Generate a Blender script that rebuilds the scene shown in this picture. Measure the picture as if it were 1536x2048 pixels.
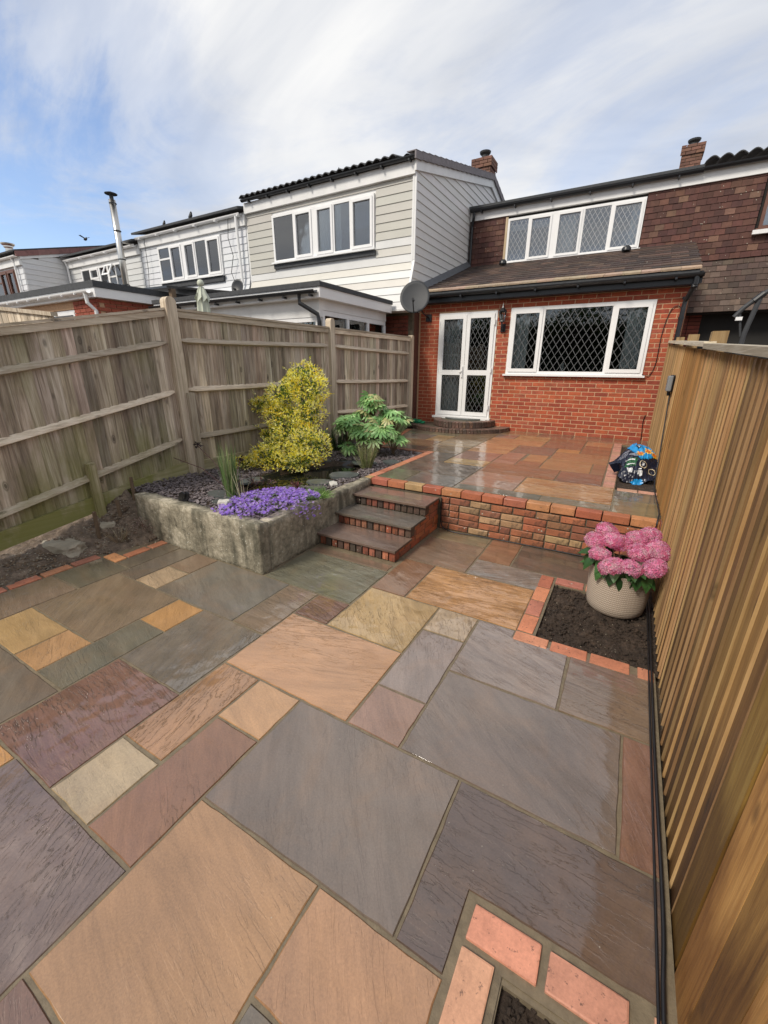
import bpy, bmesh, math, random
from mathutils import Vector, Matrix, noise as mnoise
random.seed(7)
rnd = random.random
def ru(a, b): return a + (b - a) * rnd()
for o in list(bpy.data.objects): bpy.data.objects.remove(o)
SC = bpy.context.scene
COL = SC.collection
PI = math.pi

# ------------------------------------------------------------------ camera
cam_d = bpy.data.cameras.new('camera'); cam = bpy.data.objects.new('camera', cam_d); COL.objects.link(cam)
cam_d.sensor_fit = 'HORIZONTAL'; cam_d.sensor_width = 36.0; cam_d.lens = 36.0 * 823.1 / 1536.0
cam_d.clip_start = 0.02; cam_d.clip_end = 3000
def cam_axes(rx, ry, rz):
    cx, sx, cy, sy, cz, sz = math.cos(rx), math.sin(rx), math.cos(ry), math.sin(ry), math.cos(rz), math.sin(rz)
    Rz = Matrix(((cz, -sz, 0), (sz, cz, 0), (0, 0, 1))); Rx = Matrix(((1, 0, 0), (0, cx, -sx), (0, sx, cx)))
    Ry = Matrix(((cy, 0, sy), (0, 1, 0), (-sy, 0, cy)))
    return Rz @ Rx @ Ry
CM = cam_axes(-3.39145413e-01, -5.80629130e-03, 5.20758019e-01)
xa, ya, za = CM.col[0], CM.col[2], -CM.col[1]
cam.matrix_world = Matrix(((xa[0], ya[0], za[0], 0), (xa[1], ya[1], za[1], 0), (xa[2], ya[2], za[2], 1.70), (0, 0, 0, 1)))
SC.camera = cam
SC.render.resolution_x = 768; SC.render.resolution_y = 1024

# ------------------------------------------------------------------ world, sun, exposure
SUN_EL, SUN_AZ = math.radians(45), math.radians(203)     # azimuth clockwise from +Y : light comes from behind the camera, a little left
W = bpy.data.worlds.new('World'); SC.world = W; W.use_nodes = True
nt = W.node_tree; nt.nodes.clear()
def N(nt, typ, ins=None, **at):
    n = nt.nodes.new(typ)
    for k, v in at.items(): setattr(n, k, v)
    if ins:
        for k, v in ins.items():
            s = n.inputs[k]
            if isinstance(v, bpy.types.NodeSocket): nt.links.new(v, s)
            else:
                try: s.default_value = v
                except Exception: s.default_value = (v[0], v[1], v[2], 1) if hasattr(v, '__len__') and len(v) == 3 else v
    return n
def MATH(nt, op, a, b=0.0, c=0.0, clamp=False): return N(nt, 'ShaderNodeMath', {0: a, 1: b, 2: c}, operation=op, use_clamp=clamp).outputs[0]
def VM(nt, op, a, b=(0, 0, 0)): return N(nt, 'ShaderNodeVectorMath', {0: a, 1: b}, operation=op).outputs[0]
def MIX(nt, f, a, b, mode='MIX'):
    n = nt.nodes.new('ShaderNodeMix'); n.data_type = 'RGBA'; n.blend_type = mode
    for s, v in ((n.inputs[0], f), (n.inputs[6], a), (n.inputs[7], b)):
        if isinstance(v, bpy.types.NodeSocket): nt.links.new(v, s)
        elif hasattr(v, '__len__'): s.default_value = (v[0], v[1], v[2], 1)
        else: s.default_value = v
    return n.outputs[2]
def RAMP(nt, f, stops, interp='LINEAR'):
    n = nt.nodes.new('ShaderNodeValToRGB'); n.color_ramp.interpolation = interp
    cr = n.color_ramp
    while len(cr.elements) < len(stops): cr.elements.new(0.5)
    for e, (p, c) in zip(cr.elements, stops):
        e.position = p; e.color = (c, c, c, 1) if not hasattr(c, '__len__') else (c[0], c[1], c[2], 1)
    nt.links.new(f, n.inputs[0]); return n.outputs[0]
def NOISE(nt, vec, scale=5, detail=4, rough=.5, dist=0.0, typ='FBM', out=0):
    n = nt.nodes.new('ShaderNodeTexNoise'); n.noise_type = typ
    nt.links.new(vec, n.inputs['Vector']); n.inputs['Scale'].default_value = scale; n.inputs['Detail'].default_value = detail
    n.inputs['Roughness'].default_value = rough; n.inputs['Distortion'].default_value = dist
    return n.outputs[out]
sky = N(nt, 'ShaderNodeTexSky', sky_type='NISHITA'); sky.sun_disc = False
sky.sun_elevation = SUN_EL; sky.sun_rotation = SUN_AZ; sky.air_density = 1.0; sky.dust_density = 0.4; sky.ozone_density = 1.6
tc = N(nt, 'ShaderNodeTexCoord'); d = tc.outputs['Generated']
sp = N(nt, 'ShaderNodeSeparateXYZ', {0: d})
zz = MATH(nt, 'ADD', MATH(nt, 'MAXIMUM', sp.outputs[2], 0.0), 0.22)
px = MATH(nt, 'DIVIDE', sp.outputs[0], zz); py = MATH(nt, 'DIVIDE', sp.outputs[1], zz)
pc = N(nt, 'ShaderNodeCombineXYZ', {0: px, 1: py, 2: 0.3}).outputs[0]
rot = N(nt, 'ShaderNodeMapping', {0: pc}); rot.inputs['Rotation'].default_value = (0, 0, 0.65); rot.inputs['Scale'].default_value = (0.7, 1.35, 1)
rot.inputs['Location'].default_value = (1.3, 0.4, 0)
c1 = NOISE(nt, rot.outputs[0], 1.35, 10, .60, .6)
c2 = NOISE(nt, pc, .55, 4, .5, .4)
c3 = NOISE(nt, rot.outputs[0], 4.5, 6, .62, .6)
# a clearer stretch of sky low in the west (a real gap in the cloud sheet)
gap = N(nt, 'ShaderNodeVectorMath', {0: d, 1: (-0.93, 0.22, 0.26)}, operation='DOT_PRODUCT').outputs['Value']
gapm = MATH(nt, 'MULTIPLY', RAMP(nt, gap, [(0.80, 0.0), (0.985, 1.0)], 'EASE'), 0.30)
dens = MATH(nt, 'ADD', MATH(nt, 'MULTIPLY', c1, 0.82), MATH(nt, 'ADD', MATH(nt, 'MULTIPLY', c2, 0.36), MATH(nt, 'MULTIPLY', c3, 0.16)))
dens = MATH(nt, 'SUBTRACT', dens, gapm)
cov = RAMP(nt, dens, [(0.40, 0.08), (0.54, 0.62), (0.71, 0.95)], 'EASE')
thick = RAMP(nt, NOISE(nt, rot.outputs[0], 0.9, 6, .55, .7), [(0.38, (3.1, 3.3, 3.75)), (0.5, (4.4, 4.5, 4.7)), (0.62, (5.6, 5.55, 5.45))])
skyc = MIX(nt, 1.0, sky.outputs[0], (1.05, 1.05, 1.12), 'MULTIPLY')
colr = MIX(nt, cov, skyc, thick)
bg = N(nt, 'ShaderNodeBackground', {'Color': colr, 'Strength': 0.1})
out = N(nt, 'ShaderNodeOutputWorld', {'Surface': bg.outputs[0]})

sun_d = bpy.data.lights.new('sun', 'SUN'); sun = bpy.data.objects.new('sun', sun_d); COL.objects.link(sun)
sun_d.energy = 1.75; sun_d.angle = math.radians(14); sun_d.color = (1.0, 0.92, 0.80)
sd = Vector((math.sin(SUN_AZ) * math.cos(SUN_EL), math.cos(SUN_AZ) * math.cos(SUN_EL), math.sin(SUN_EL)))
sun.rotation_euler = (-sd).to_track_quat('-Z', 'Y').to_euler(); sun.location = sd * 30
SC.view_settings.view_transform = 'Standard'; SC.view_settings.look = 'None'
SC.view_settings.gamma = 1.0; SC.view_settings.use_curve_mapping = False
SC.view_settings.exposure = 0.84
SC.render.engine = 'CYCLES'
SC.cycles.max_bounces = 8; SC.cycles.transparent_max_bounces = 16

# ------------------------------------------------------------------ materials
def newmat(name):
    m = bpy.data.materials.new(name); m.use_nodes = True; t = m.node_tree; t.nodes.clear()
    o = t.nodes.new('ShaderNodeOutputMaterial'); b = t.nodes.new('ShaderNodeBsdfPrincipled')
    t.links.new(b.outputs[0], o.inputs[0]); return m, t, b
def setb(t, b, **k):
    for n, v in k.items():
        s = b.inputs[n.replace('_', ' ')]
        if isinstance(v, bpy.types.NodeSocket): t.links.new(v, s)
        elif hasattr(v, '__len__') and len(v) == 3 and s.type == 'RGBA': s.default_value = (*v, 1)
        else: s.default_value = v
def OC(t, rnd_amt=37.0):
    """object coordinates shifted by a per-object random so that copies differ"""
    tc = N(t, 'ShaderNodeTexCoord'); oi = N(t, 'ShaderNodeObjectInfo')
    sh = MATH(t, 'MULTIPLY', oi.outputs['Random'], rnd_amt)
    return VM(t, 'ADD', tc.outputs['Object'], N(t, 'ShaderNodeCombineXYZ', {0: sh, 1: sh, 2: sh}).outputs[0]), oi, tc
def SCL(t, v, s, r=(0, 0, 0)):
    m = N(t, 'ShaderNodeMapping', {0: v}); m.inputs['Scale'].default_value = s; m.inputs['Rotation'].default_value = r; return m.outputs[0]
def BUMP(t, h, strength, dist, normal=None):
    n = N(t, 'ShaderNodeBump', {'Height': h, 'Strength': strength, 'Distance': dist})
    if normal is not None: t.links.new(normal, n.inputs['Normal'])
    return n.outputs[0]
def simple(name, col, rough=.6, noise=0.12, nscale=8, bump=0.0, metallic=0.0, spec=.5, tint=False, coat=0.0):
    m, t, b = newmat(name)
    v, oi, tc = OC(t)
    n1 = NOISE(t, v, nscale, 5, .6)
    k = N(t, 'ShaderNodeMapRange', {0: n1, 1: .25, 2: .75, 3: 1 - noise, 4: 1 + noise}).outputs[0]
    base = MIX(t, 1.0, oi.outputs['Color'], (*col,), 'MULTIPLY') if tint else N(t, 'ShaderNodeRGB').outputs[0]
    if not tint: base.default_value = (*col, 1)
    kc = N(t, 'ShaderNodeCombineXYZ', {0: k, 1: k, 2: k}).outputs[0]
    setb(t, b, Base_Color=MIX(t, 1.0, base, kc, 'MULTIPLY'), Roughness=rough, Metallic=metallic, Specular_IOR_Level=spec, Coat_Weight=coat)
    if bump > 0: setb(t, b, Normal=BUMP(t, NOISE(t, v, nscale * 6, 4, .6), .6, bump))
    return m
M = {}
def stone_mat(edge=False):
    m, t, b = newmat('sandstone_edge' if edge else 'wet_sandstone')
    v, oi, tc = OC(t)
    rv = N(t, 'ShaderNodeAttribute', attribute_type='OBJECT', attribute_name='riven').outputs['Fac']
    an = N(t, 'ShaderNodeAttribute', attribute_type='OBJECT', attribute_name='grain_angle').outputs['Fac']
    rt = N(t, 'ShaderNodeVectorRotate', {0: v, 'Angle': an}, rotation_type='Z_AXIS').outputs[0]
    st = SCL(t, rt, (1.3, 7.0, 1))
    # colour: slow clouds, streaks along the bedding, fine sand
    cl = NOISE(t, SCL(t, rt, (1.2, 2.2, 1)), 1.7, 5, .55, .5)
    stv = SCL(t, rt, (.8, 5.0, 1))
    streak = NOISE(t, stv, 2.1, 7, .68, 1.3)
    fine = NOISE(t, v, 130, 3, .7)
    k = MATH(t, 'ADD', N(t, 'ShaderNodeMapRange', {0: cl, 1: .3, 2: .7, 3: -.16, 4: .16}).outputs[0], N(t, 'ShaderNodeMapRange', {0: streak, 1: .3, 2: .7, 3: -.17, 4: .17}).outputs[0])
    k = MATH(t, 'ADD', k, N(t, 'ShaderNodeMapRange', {0: fine, 1: .3, 2: .7, 3: -.14, 4: .14}).outputs[0])
    k = MATH(t, 'ADD', k, 1.06)
    kc = N(t, 'ShaderNodeCombineXYZ', {0: k, 1: k, 2: k}).outputs[0]
    warm = MIX(t, RAMP(t, NOISE(t, rt, 2.6, 5, .6, 1.0), [(.48, 0.0), (.70, .42)]), oi.outputs['Color'], MIX(t, .5, oi.outputs['Color'], (.26, .14, .06)))
    col = MIX(t, 1.0, warm, kc, 'MULTIPLY')
    # few pale specks
    vo = N(t, 'ShaderNodeTexVoronoi', {'Vector': v, 'Scale': 22.0, 'Randomness': 1.0}); sel = N(t, 'ShaderNodeSeparateColor', {0: vo.outputs['Color']}).outputs[0]
    spk = MATH(t, 'MULTIPLY', MATH(t, 'LESS_THAN', vo.outputs['Distance'], .045), MATH(t, 'GREATER_THAN', sel, .86))
    col = MIX(t, MATH(t, 'MULTIPLY', spk, .7), col, (.42, .38, .3))
    # riven relief: a terrace-like ridged field stretched along the bedding, strong only in patches
    rid = NOISE(t, SCL(t, rt, (1.0, 5.0, 1)), 1.7, 9, .60, .35)
    xr = MATH(t, 'MULTIPLY', rid, 13.0); fr_ = MATH(t, 'FRACT', xr)
    steps = MATH(t, 'MULTIPLY', MATH(t, 'ADD', MATH(t, 'SUBTRACT', xr, fr_), RAMP(t, fr_, [(0.0, 0.0), (0.74, .12), (0.92, 1.0), (1.0, 1.0)])), .42)
    patch = RAMP(t, NOISE(t, v, 1.9, 3, .5), [(.40, .1), (.62, 1.0)])
    hs = MATH(t, 'MULTIPLY', MATH(t, 'MULTIPLY', steps, patch), rv)
    soft = MATH(t, 'MULTIPLY', NOISE(t, st, 2.2, 4, .5, .5), MATH(t, 'ADD', MATH(t, 'MULTIPLY', rv, .6), .05))
    h = MATH(t, 'ADD', hs, MATH(t, 'MULTIPLY', soft, 1.3))
    nb = BUMP(t, h, 1.0, .014)
    if edge:
        setb(t, b, Base_Color=MIX(t, 1.0, col, (.8, .78, .74), 'MULTIPLY'), Roughness=.8, Normal=nb, Specular_IOR_Level=.25); return m
    film = BUMP(t, h, 1.0, .0034)
    nf = BUMP(t, fine, .35, .0006, nb)
    dry = RAMP(t, NOISE(t, SCL(t, v, (1, 1.5, 1)), 2.3, 6, .65, .4), [(.50, 0.0), (.64, 1.0)])
    rough = MATH(t, 'ADD', MATH(t, 'MULTIPLY', dry, .22), .34)
    setb(t, b, Base_Color=col, Roughness=rough, Normal=nf, Specular_IOR_Level=.5,
         Coat_Weight=N(t, 'ShaderNodeMapRange', {0: dry, 3: 1.0, 4: .75}).outputs[0], Coat_Roughness=N(t, 'ShaderNodeMapRange', {0: dry, 3: .02, 4: .10}).outputs[0], Coat_IOR=1.68, Coat_Normal=film)
    return m
M['stone'] = stone_mat(); M['stone_edge'] = stone_mat(True)
def brick_mat(name, wet=0.0, spots=0.0, grime=0.0):
    m, t, b = newmat(name)
    v, oi, tc = OC(t)
    n1 = NOISE(t, v, 9, 5, .6); n2 = NOISE(t, v, 90, 4, .7)
    k = MATH(t, 'ADD', N(t, 'ShaderNodeMapRange', {0: n1, 1: .3, 2: .7, 3: -.2, 4: .2}).outputs[0], N(t, 'ShaderNodeMapRange', {0: n2, 1: .3, 2: .7, 3: .86, 4: 1.14}).outputs[0])
    col = MIX(t, 1.0, oi.outputs['Color'], N(t, 'ShaderNodeCombineXYZ', {0: k, 1: k, 2: k}).outputs[0], 'MULTIPLY')
    if grime > 0:
        g = RAMP(t, NOISE(t, tc.outputs['Object'], 14, 5, .7), [(.5, 0.0), (.68, grime)])
        col = MIX(t, g, col, (.035, .028, .02))
    pit = RAMP(t, NOISE(t, v, 48, 3, .6), [(.30, .75), (.38, 0.0)])
    col = MIX(t, pit, col, (.05, .035, .03))
    if spots > 0:
        vo = N(t, 'ShaderNodeTexVoronoi', {'Vector': v, 'Scale': 26.0}); sel = N(t, 'ShaderNodeSeparateColor', {0: vo.outputs['Color']}).outputs[1]
        s = MATH(t, 'MULTIPLY', MATH(t, 'LESS_THAN', vo.outputs['Distance'], .2), MATH(t, 'GREATER_THAN', sel, 1 - spots))
        col = MIX(t, s, col, (.42, .4, .33))
    setb(t, b, Base_Color=col, Roughness=.82 - wet * .35, Normal=BUMP(t, MATH(t, 'ADD', n1, MATH(t, 'MULTIPLY', n2, .4)), .7, .0025), Coat_Weight=wet * .5, Coat_Roughness=.2)
    return m
M['brick'] = brick_mat('clay_brick'); M['brickwet'] = brick_mat('wet_clay_brick', .45, .02); M['brickold'] = brick_mat('mossy_clay_brick', .25, .1, .75)
M['mortar'] = simple('mortar', (.52, .33, .20), .9, .2, 30, .002)
M['mortarold'] = simple('old_mortar', (.11, .088, .06), .85, .35, 24, .004)
M['grout'] = simple('sandy_jointing', (.165, .130, .082), .75, .3, 26, .003, coat=.25)
def soil_mat(name, col):
    m, t, b = newmat(name)
    tc = N(t, 'ShaderNodeTexCoord'); v = tc.outputs['Object']
    n1 = NOISE(t, v, 14, 8, .7); n2 = NOISE(t, v, 60, 6, .75); n3 = NOISE(t, v, 2.5, 3, .5)
    c = RAMP(t, n1, [(.3, tuple(x * .45 for x in col)), (.5, col), (.72, tuple(min(1, x * 1.9) for x in col))])
    c = MIX(t, RAMP(t, n3, [(.45, 0.0), (.7, .5)]), c, tuple(x * .5 for x in col))
    vo = N(t, 'ShaderNodeTexVoronoi', {'Vector': v, 'Scale': 70.0}); sel = N(t, 'ShaderNodeSeparateColor', {0: vo.outputs['Color']}).outputs[1]
    s = MATH(t, 'MULTIPLY', MATH(t, 'LESS_THAN', vo.outputs['Distance'], .25), MATH(t, 'GREATER_THAN', sel, .93))
    c = MIX(t, s, c, (.3, .26, .19))
    setb(t, b, Base_Color=c, Roughness=.85, Normal=BUMP(t, MATH(t, 'ADD', n1, n2), 1.0, .02))
    return m
M['soil'] = soil_mat('dark_soil', (.055, .036, .024)); M['drysoil'] = soil_mat('leafy_soil', (.20, .150, .11))
def wood_mat(name, ca, cb, cc, knots=.6, algae=0.0, alz=(0.2, 1.3), rough=.8, gx=1.0, wet=0.0, damp=0.0, stain=0.0, along='z'):
    """long grain follows object z; ca dark, cb mid, cc light"""
    m, t, b = newmat(name)
    v, oi, tc = OC(t)
    if along == 'y':
        s_ = N(t, 'ShaderNodeSeparateXYZ', {0: v}); v = N(t, 'ShaderNodeCombineXYZ', {0: s_.outputs[0], 1: s_.outputs[2], 2: s_.outputs[1]}).outputs[0]
    g1 = NOISE(t, SCL(t, v, (38 * gx, 38 * gx, 1.1)), 1.0, 8, .62, .35)
    g2 = NOISE(t, SCL(t, v, (170, 170, 5.5)), 1.0, 4, .6)
    wv = NOISE(t, SCL(t, v, (9, 9, .55)), 1.0, 4, .5, 1.6)
    wv2 = MATH(t, 'PINGPONG', MATH(t, 'MULTIPLY', wv, 9.0), 1.0)
    big = NOISE(t, SCL(t, v, (5, 5, 1.0)), 1.0, 4, .5)
    f = MATH(t, 'ADD', MATH(t, 'ADD', MATH(t, 'MULTIPLY', g1, .58), MATH(t, 'MULTIPLY', g2, .22)), MATH(t, 'ADD', MATH(t, 'MULTIPLY', wv2, .14), MATH(t, 'MULTIPLY', big, .25)))
    col = RAMP(t, f, [(.38, ca), (.58, cb), (.78, cc)])
    vo = N(t, 'ShaderNodeTexVoronoi', {'Vector': SCL(t, v, (8.5, 8.5, 3.6)), 'Scale': 1.0}); sel = N(t, 'ShaderNodeSeparateColor', {0: vo.outputs['Color']}).outputs[0]
    kn = MATH(t, 'MULTIPLY', RAMP(t, vo.outputs['Distance'], [(.07, 1.0), (.10, .35), (.13, .8), (.20, 0.0)]), MATH(t, 'GREATER_THAN', sel, 1 - knots * .6))
    col = MIX(t, MATH(t, 'MULTIPLY', kn, .8), col, tuple(x * .35 for x in ca))
    tone = N(t, 'ShaderNodeMapRange', {0: oi.outputs['Random'], 3: .66, 4: 1.30}).outputs[0]
    col = MIX(t, 1.0, col, N(t, 'ShaderNodeCombineXYZ', {0: tone, 1: tone, 2: tone}).outputs[0], 'MULTIPLY')
    col = MIX(t, 1.0, col, oi.outputs['Color'], 'MULTIPLY')
    if algae > 0:
        geo = N(t, 'ShaderNodeNewGeometry'); pz = N(t, 'ShaderNodeSeparateXYZ', {0: geo.outputs['Position']})
        hz = N(t, 'ShaderNodeMapRange', {0: pz.outputs[2], 1: alz[1], 2: alz[0], 3: 0.0, 4: 1.0}).outputs[0]
        na = NOISE(t, SCL(t, geo.outputs['Position'], (2.2, 2.2, .9)), 1.5, 5, .6)
        yl = N(t, 'ShaderNodeMapRange', {0: pz.outputs[1], 1: 3.6, 2: 2.6, 3: .25, 4: 1.0}).outputs[0]
        fa = MATH(t, 'MULTIPLY', MATH(t, 'MULTIPLY', RAMP(t, MATH(t, 'ADD', na, MATH(t, 'MULTIPLY', hz, .45)), [(.52, 0.0), (.86, 1.0)]), yl), algae)
        col = MIX(t, fa, col, (.20, .20, .045))
    if stain > 0:
        geo2 = N(t, 'ShaderNodeNewGeometry')
        ns = NOISE(t, SCL(t, geo2.outputs['Position'], (3, 3, .8)), 1.2, 5, .6)
        col = MIX(t, RAMP(t, ns, [(.45, 0.0), (.62, stain)]), col, (.075, .045, .035))
    if damp > 0:
        geo3 = N(t, 'ShaderNodeNewGeometry'); pz3 = N(t, 'ShaderNodeSeparateXYZ', {0: geo3.outputs['Position']})
        nd = NOISE(t, SCL(t, geo3.outputs['Position'], (9, 9, 1.2)), 1.0, 5, .6)
        dm = RAMP(t, MATH(t, 'ADD', MATH(t, 'MULTIPLY', pz3.outputs[2], 1.0), MATH(t, 'MULTIPLY', nd, -.9)), [(.0, damp), (.22, 0.0)])
        col = MIX(t, dm, col, MIX(t, 1.0, col, (.42, .34, .24), 'MULTIPLY'))
    setb(t, b, Base_Color=col, Roughness=rough, Normal=BUMP(t, MATH(t, 'ADD', MATH(t, 'ADD', g1, MATH(t, 'MULTIPLY', g2, .5)), MATH(t, 'MULTIPLY', kn, -.6)), .75, .0035), Coat_Weight=wet, Coat_Roughness=.25)
    return m
M['oldwood'] = wood_mat('weathered_fence_wood', (.14, .108, .080), (.43, .345, .255), (.72, .62, .50), 1.0, .75, (.1, 1.25), .85, stain=.35)
M['oldrail'] = wood_mat('weathered_rail_wood', (.28, .22, .155), (.54, .445, .335), (.72, .63, .50), .5, .3, (.2, 1.2), .85)
M['newwood'] = wood_mat('treated_fence_wood', (.13, .060, .016), (.245, .128, .038), (.345, .198, .068), .95, 0, rough=.62, wet=.12, damp=.9)
M['oldrail_y'] = wood_mat('weathered_rail_wood_long', (.28, .22, .155), (.54, .445, .335), (.72, .63, .50), .5, .3, (.2, 1.2), .85, along='y')
M['oldwood_y'] = wood_mat('weathered_gravel_board', (.17, .135, .09), (.36, .30, .215), (.56, .49, .38), .5, .9, (.2, 1.3), .85, along='y')
M['palewood_y'] = wood_mat('pale_capping_wood', (.34, .27, .18), (.50, .41, .29), (.62, .54, .42), .3, 0, rough=.7, along='y')
M['newedge'] = wood_mat('sunlit_sawn_edge', (.24, .135, .05), (.34, .205, .09), (.43, .28, .135), .3, 0, rough=.7)  # sawn tone, with the sun that the thick edges catch painted in
M['palewood'] = wood_mat('pale_new_wood', (.30, .21, .12), (.46, .35, .22), (.60, .50, .36), .4, 0, rough=.7)
M['upvc'] = simple('white_plastic', (.80, .80, .80), .32, .03, 3)
M['whiteboard'] = simple('white_cladding', (.63, .63, .63), .5, .05, 3, 0, tint=True)
M['fascia'] = simple('white_fascia', (.74, .74, .735), .5, .08, 4)
M['black'] = simple('black_plastic', (.014, .015, .018), .35, .2, 10)
M['rubber'] = simple('black_cable', (.012, .012, .014), .4, .2, 10)
M['felt'] = simple('roof_felt', (.06, .063, .068), .9, .3, 20, .004)
M['lead'] = simple('lead_flashing', (.10, .105, .115), .6, .25, 8)
M['leading_pale'] = simple('pale_leading', (.42, .43, .45), .5, .1, 8)
M['leading'] = simple('window_leading', (.13, .135, .14), .5, .1, 8)
M['curtain'] = simple('curtain_cloth', (.78, .78, .74), .9, .08, 6)
M['room'] = simple('lit_room', (.36, .39, .45), .9, .1, 1)
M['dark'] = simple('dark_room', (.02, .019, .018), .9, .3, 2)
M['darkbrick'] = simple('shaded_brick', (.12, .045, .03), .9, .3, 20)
M['browntile'] = brick_mat('brown_clay_tile', 0.0, .04)
M['greytile'] = simple('grey_verge_tile', (.22, .20, .21), .85, .25, 12, .004, tint=False)
M['steel'] = simple('stainless_steel', (.62, .60, .56), .28, .06, 6, metallic=1.0)
M['greymetal'] = simple('dark_grey_metal', (.035, .037, .041), .6, .1, 6)
M['brownframe'] = simple('brown_window_frame', (.13, .055, .035), .5, .15, 6)
M['slate'] = simple('purple_slate', (.125, .108, .110), .55, .35, 14, .003, tint=True, coat=.2)
M['slab_slate'] = simple('grey_slate', (.085, .095, .092), .45, .3, 9, .006, coat=.3)
M['liner'] = simple('pond_liner', (.012, .012, .014), .3, .2, 10)
M['buff'] = simple('buff_stone', (.34, .30, .23), .85, .35, 9, .012)
M['pebble'] = simple('white_stone', (.55, .53, .48), .7, .15, 12, .003)
M['canvas'] = simple('parasol_canvas', (.50, .53, .44), .85, .1, 12)
M['rope'] = simple('green_hose', (.01, .28, .12), .4, .1, 12)
M['twig'] = simple('dry_twig', (.16, .11, .07), .9, .2, 20)
def leafmat(name, rough=.45, trans=.25):
    m, t, b = newmat(name)
    at = N(t, 'ShaderNodeVertexColor', layer_name='Col'); oi = N(t, 'ShaderNodeObjectInfo')
    v = N(t, 'ShaderNodeTexCoord').outputs['Object']
    n = N(t, 'ShaderNodeMapRange', {0: NOISE(t, v, 30, 3, .6), 1: .3, 2: .7, 3: .8, 4: 1.2}).outputs[0]
    c = MIX(t, 1.0, at.outputs[0], N(t, 'ShaderNodeCombineXYZ', {0: n, 1: n, 2: n}).outputs[0], 'MULTIPLY')
    setb(t, b, Base_Color=c, Roughness=rough)
    tr = N(t, 'ShaderNodeBsdfTranslucent', {'Color': c}); mx = N(t, 'ShaderNodeMixShader', {0: trans, 1: b.outputs[0], 2: tr.outputs[0]})
    t.links.new(mx.outputs[0], [x for x in t.nodes if x.type == 'OUTPUT_MATERIAL'][0].inputs[0])
    return m
M['leaf'] = leafmat('leaf'); M['sunleaf'] = leafmat('golden_leaf', .5, .48); M['petal'] = leafmat('petal', .7, .58)
def glassmat(name, tint=(.80, .84, .86), refl=.075):
    m, t, b = newmat(name); t.nodes.remove(b)
    v = N(t, 'ShaderNodeTexCoord').outputs['Object']
    nb = BUMP(t, NOISE(t, v, 1.6, 2, .5), .12, .01)
    fr = MATH(t, 'ADD', MATH(t, 'MULTIPLY', N(t, 'ShaderNodeFresnel', {'IOR': 1.5, 'Normal': nb}).outputs[0], 1.2), refl - .04, clamp=True)
    g = N(t, 'ShaderNodeBsdfGlossy', {'Roughness': .015, 'Normal': nb}); tr = N(t, 'ShaderNodeBsdfTransparent', {'Color': tint})
    mx = N(t, 'ShaderNodeMixShader', {0: fr, 1: tr.outputs[0], 2: g.outputs[0]})
    t.links.new(mx.outputs[0], [x for x in t.nodes if x.type == 'OUTPUT_MATERIAL'][0].inputs[0]); return m
M['glass'] = glassmat('window_glass'); M['skyglass'] = glassmat('upper_window_glass', (.74, .79, .83), .17)
def concrete():
    m, t, b = newmat('lichen_concrete'); v = N(t, 'ShaderNodeTexCoord').outputs['Object']
    a = NOISE(t, v, 3.2, 8, .65, .3); f = NOISE(t, v, 24, 6, .7)
    c = RAMP(t, MATH(t, 'ADD', MATH(t, 'MULTIPLY', a, .6), MATH(t, 'MULTIPLY', f, .4)), [(.35, (.06, .053, .037)), (.44, (.19, .168, .122)), (.53, (.33, .295, .22)), (.62, (.54, .48, .375))])
    streak = RAMP(t, NOISE(t, SCL(t, v, (7, 7, .9)), 1.0, 5, .6), [(.5, 0.0), (.66, .7)])
    c = MIX(t, streak, c, (.045, .045, .03))
    vo = N(t, 'ShaderNodeTexVoronoi', {'Vector': v, 'Scale': 55.0}); sel = N(t, 'ShaderNodeSeparateColor', {0: vo.outputs['Color']}).outputs[1]
    s = MATH(t, 'MULTIPLY', MATH(t, 'LESS_THAN', vo.outputs['Distance'], MATH(t, 'MULTIPLY', f, .5)), MATH(t, 'GREATER_THAN', MATH(t, 'ADD', sel, MATH(t, 'MULTIPLY', a, .6)), 1.24))
    c = MIX(t, s, c, (.52, .52, .46))
    setb(t, b, Base_Color=c, Roughness=.85, Normal=BUMP(t, MATH(t, 'ADD', a, f), 1.0, .012)); return m
M['concrete'] = concrete()
def basketmat():
    m, t, b = newmat('woven_basket_pot'); v = N(t, 'ShaderNodeTexCoord').outputs['Object']
    s = N(t, 'ShaderNodeSeparateXYZ', {0: v}); an = MATH(t, 'ARCTAN2', s.outputs[1], s.outputs[0])
    row = MATH(t, 'MULTIPLY', s.outputs[2], 62.0); fr = MATH(t, 'FRACT', row); par = MATH(t, 'FRACT', MATH(t, 'MULTIPLY', MATH(t, 'FLOOR', row), .5))
    sgn = MATH(t, 'SUBTRACT', MATH(t, 'MULTIPLY', MATH(t, 'GREATER_THAN', par, .25), 2.0), 1.0)
    col = MATH(t, 'FRACT', MATH(t, 'ADD', MATH(t, 'MULTIPLY', an, 19.0), MATH(t, 'MULTIPLY', MATH(t, 'MULTIPLY', fr, sgn), .6)))
    d = MATH(t, 'MULTIPLY', MATH(t, 'SUBTRACT', 1.0, MATH(t, 'POWER', MATH(t, 'ABSOLUTE', MATH(t, 'SUBTRACT', MATH(t, 'MULTIPLY', col, 2.0), 1.0)), 3.0)), MATH(t, 'SUBTRACT', 1.0, MATH(t, 'POWER', MATH(t, 'ABSOLUTE', MATH(t, 'SUBTRACT', MATH(t, 'MULTIPLY', fr, 2.0), 1.0)), 3.0)))
    c = MIX(t, d, (.30, .20, .14), (.62, .54, .44))
    setb(t, b, Base_Color=c, Roughness=.65, Normal=BUMP(t, d, .7, .004)); return m
M['basket'] = basketmat()
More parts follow.
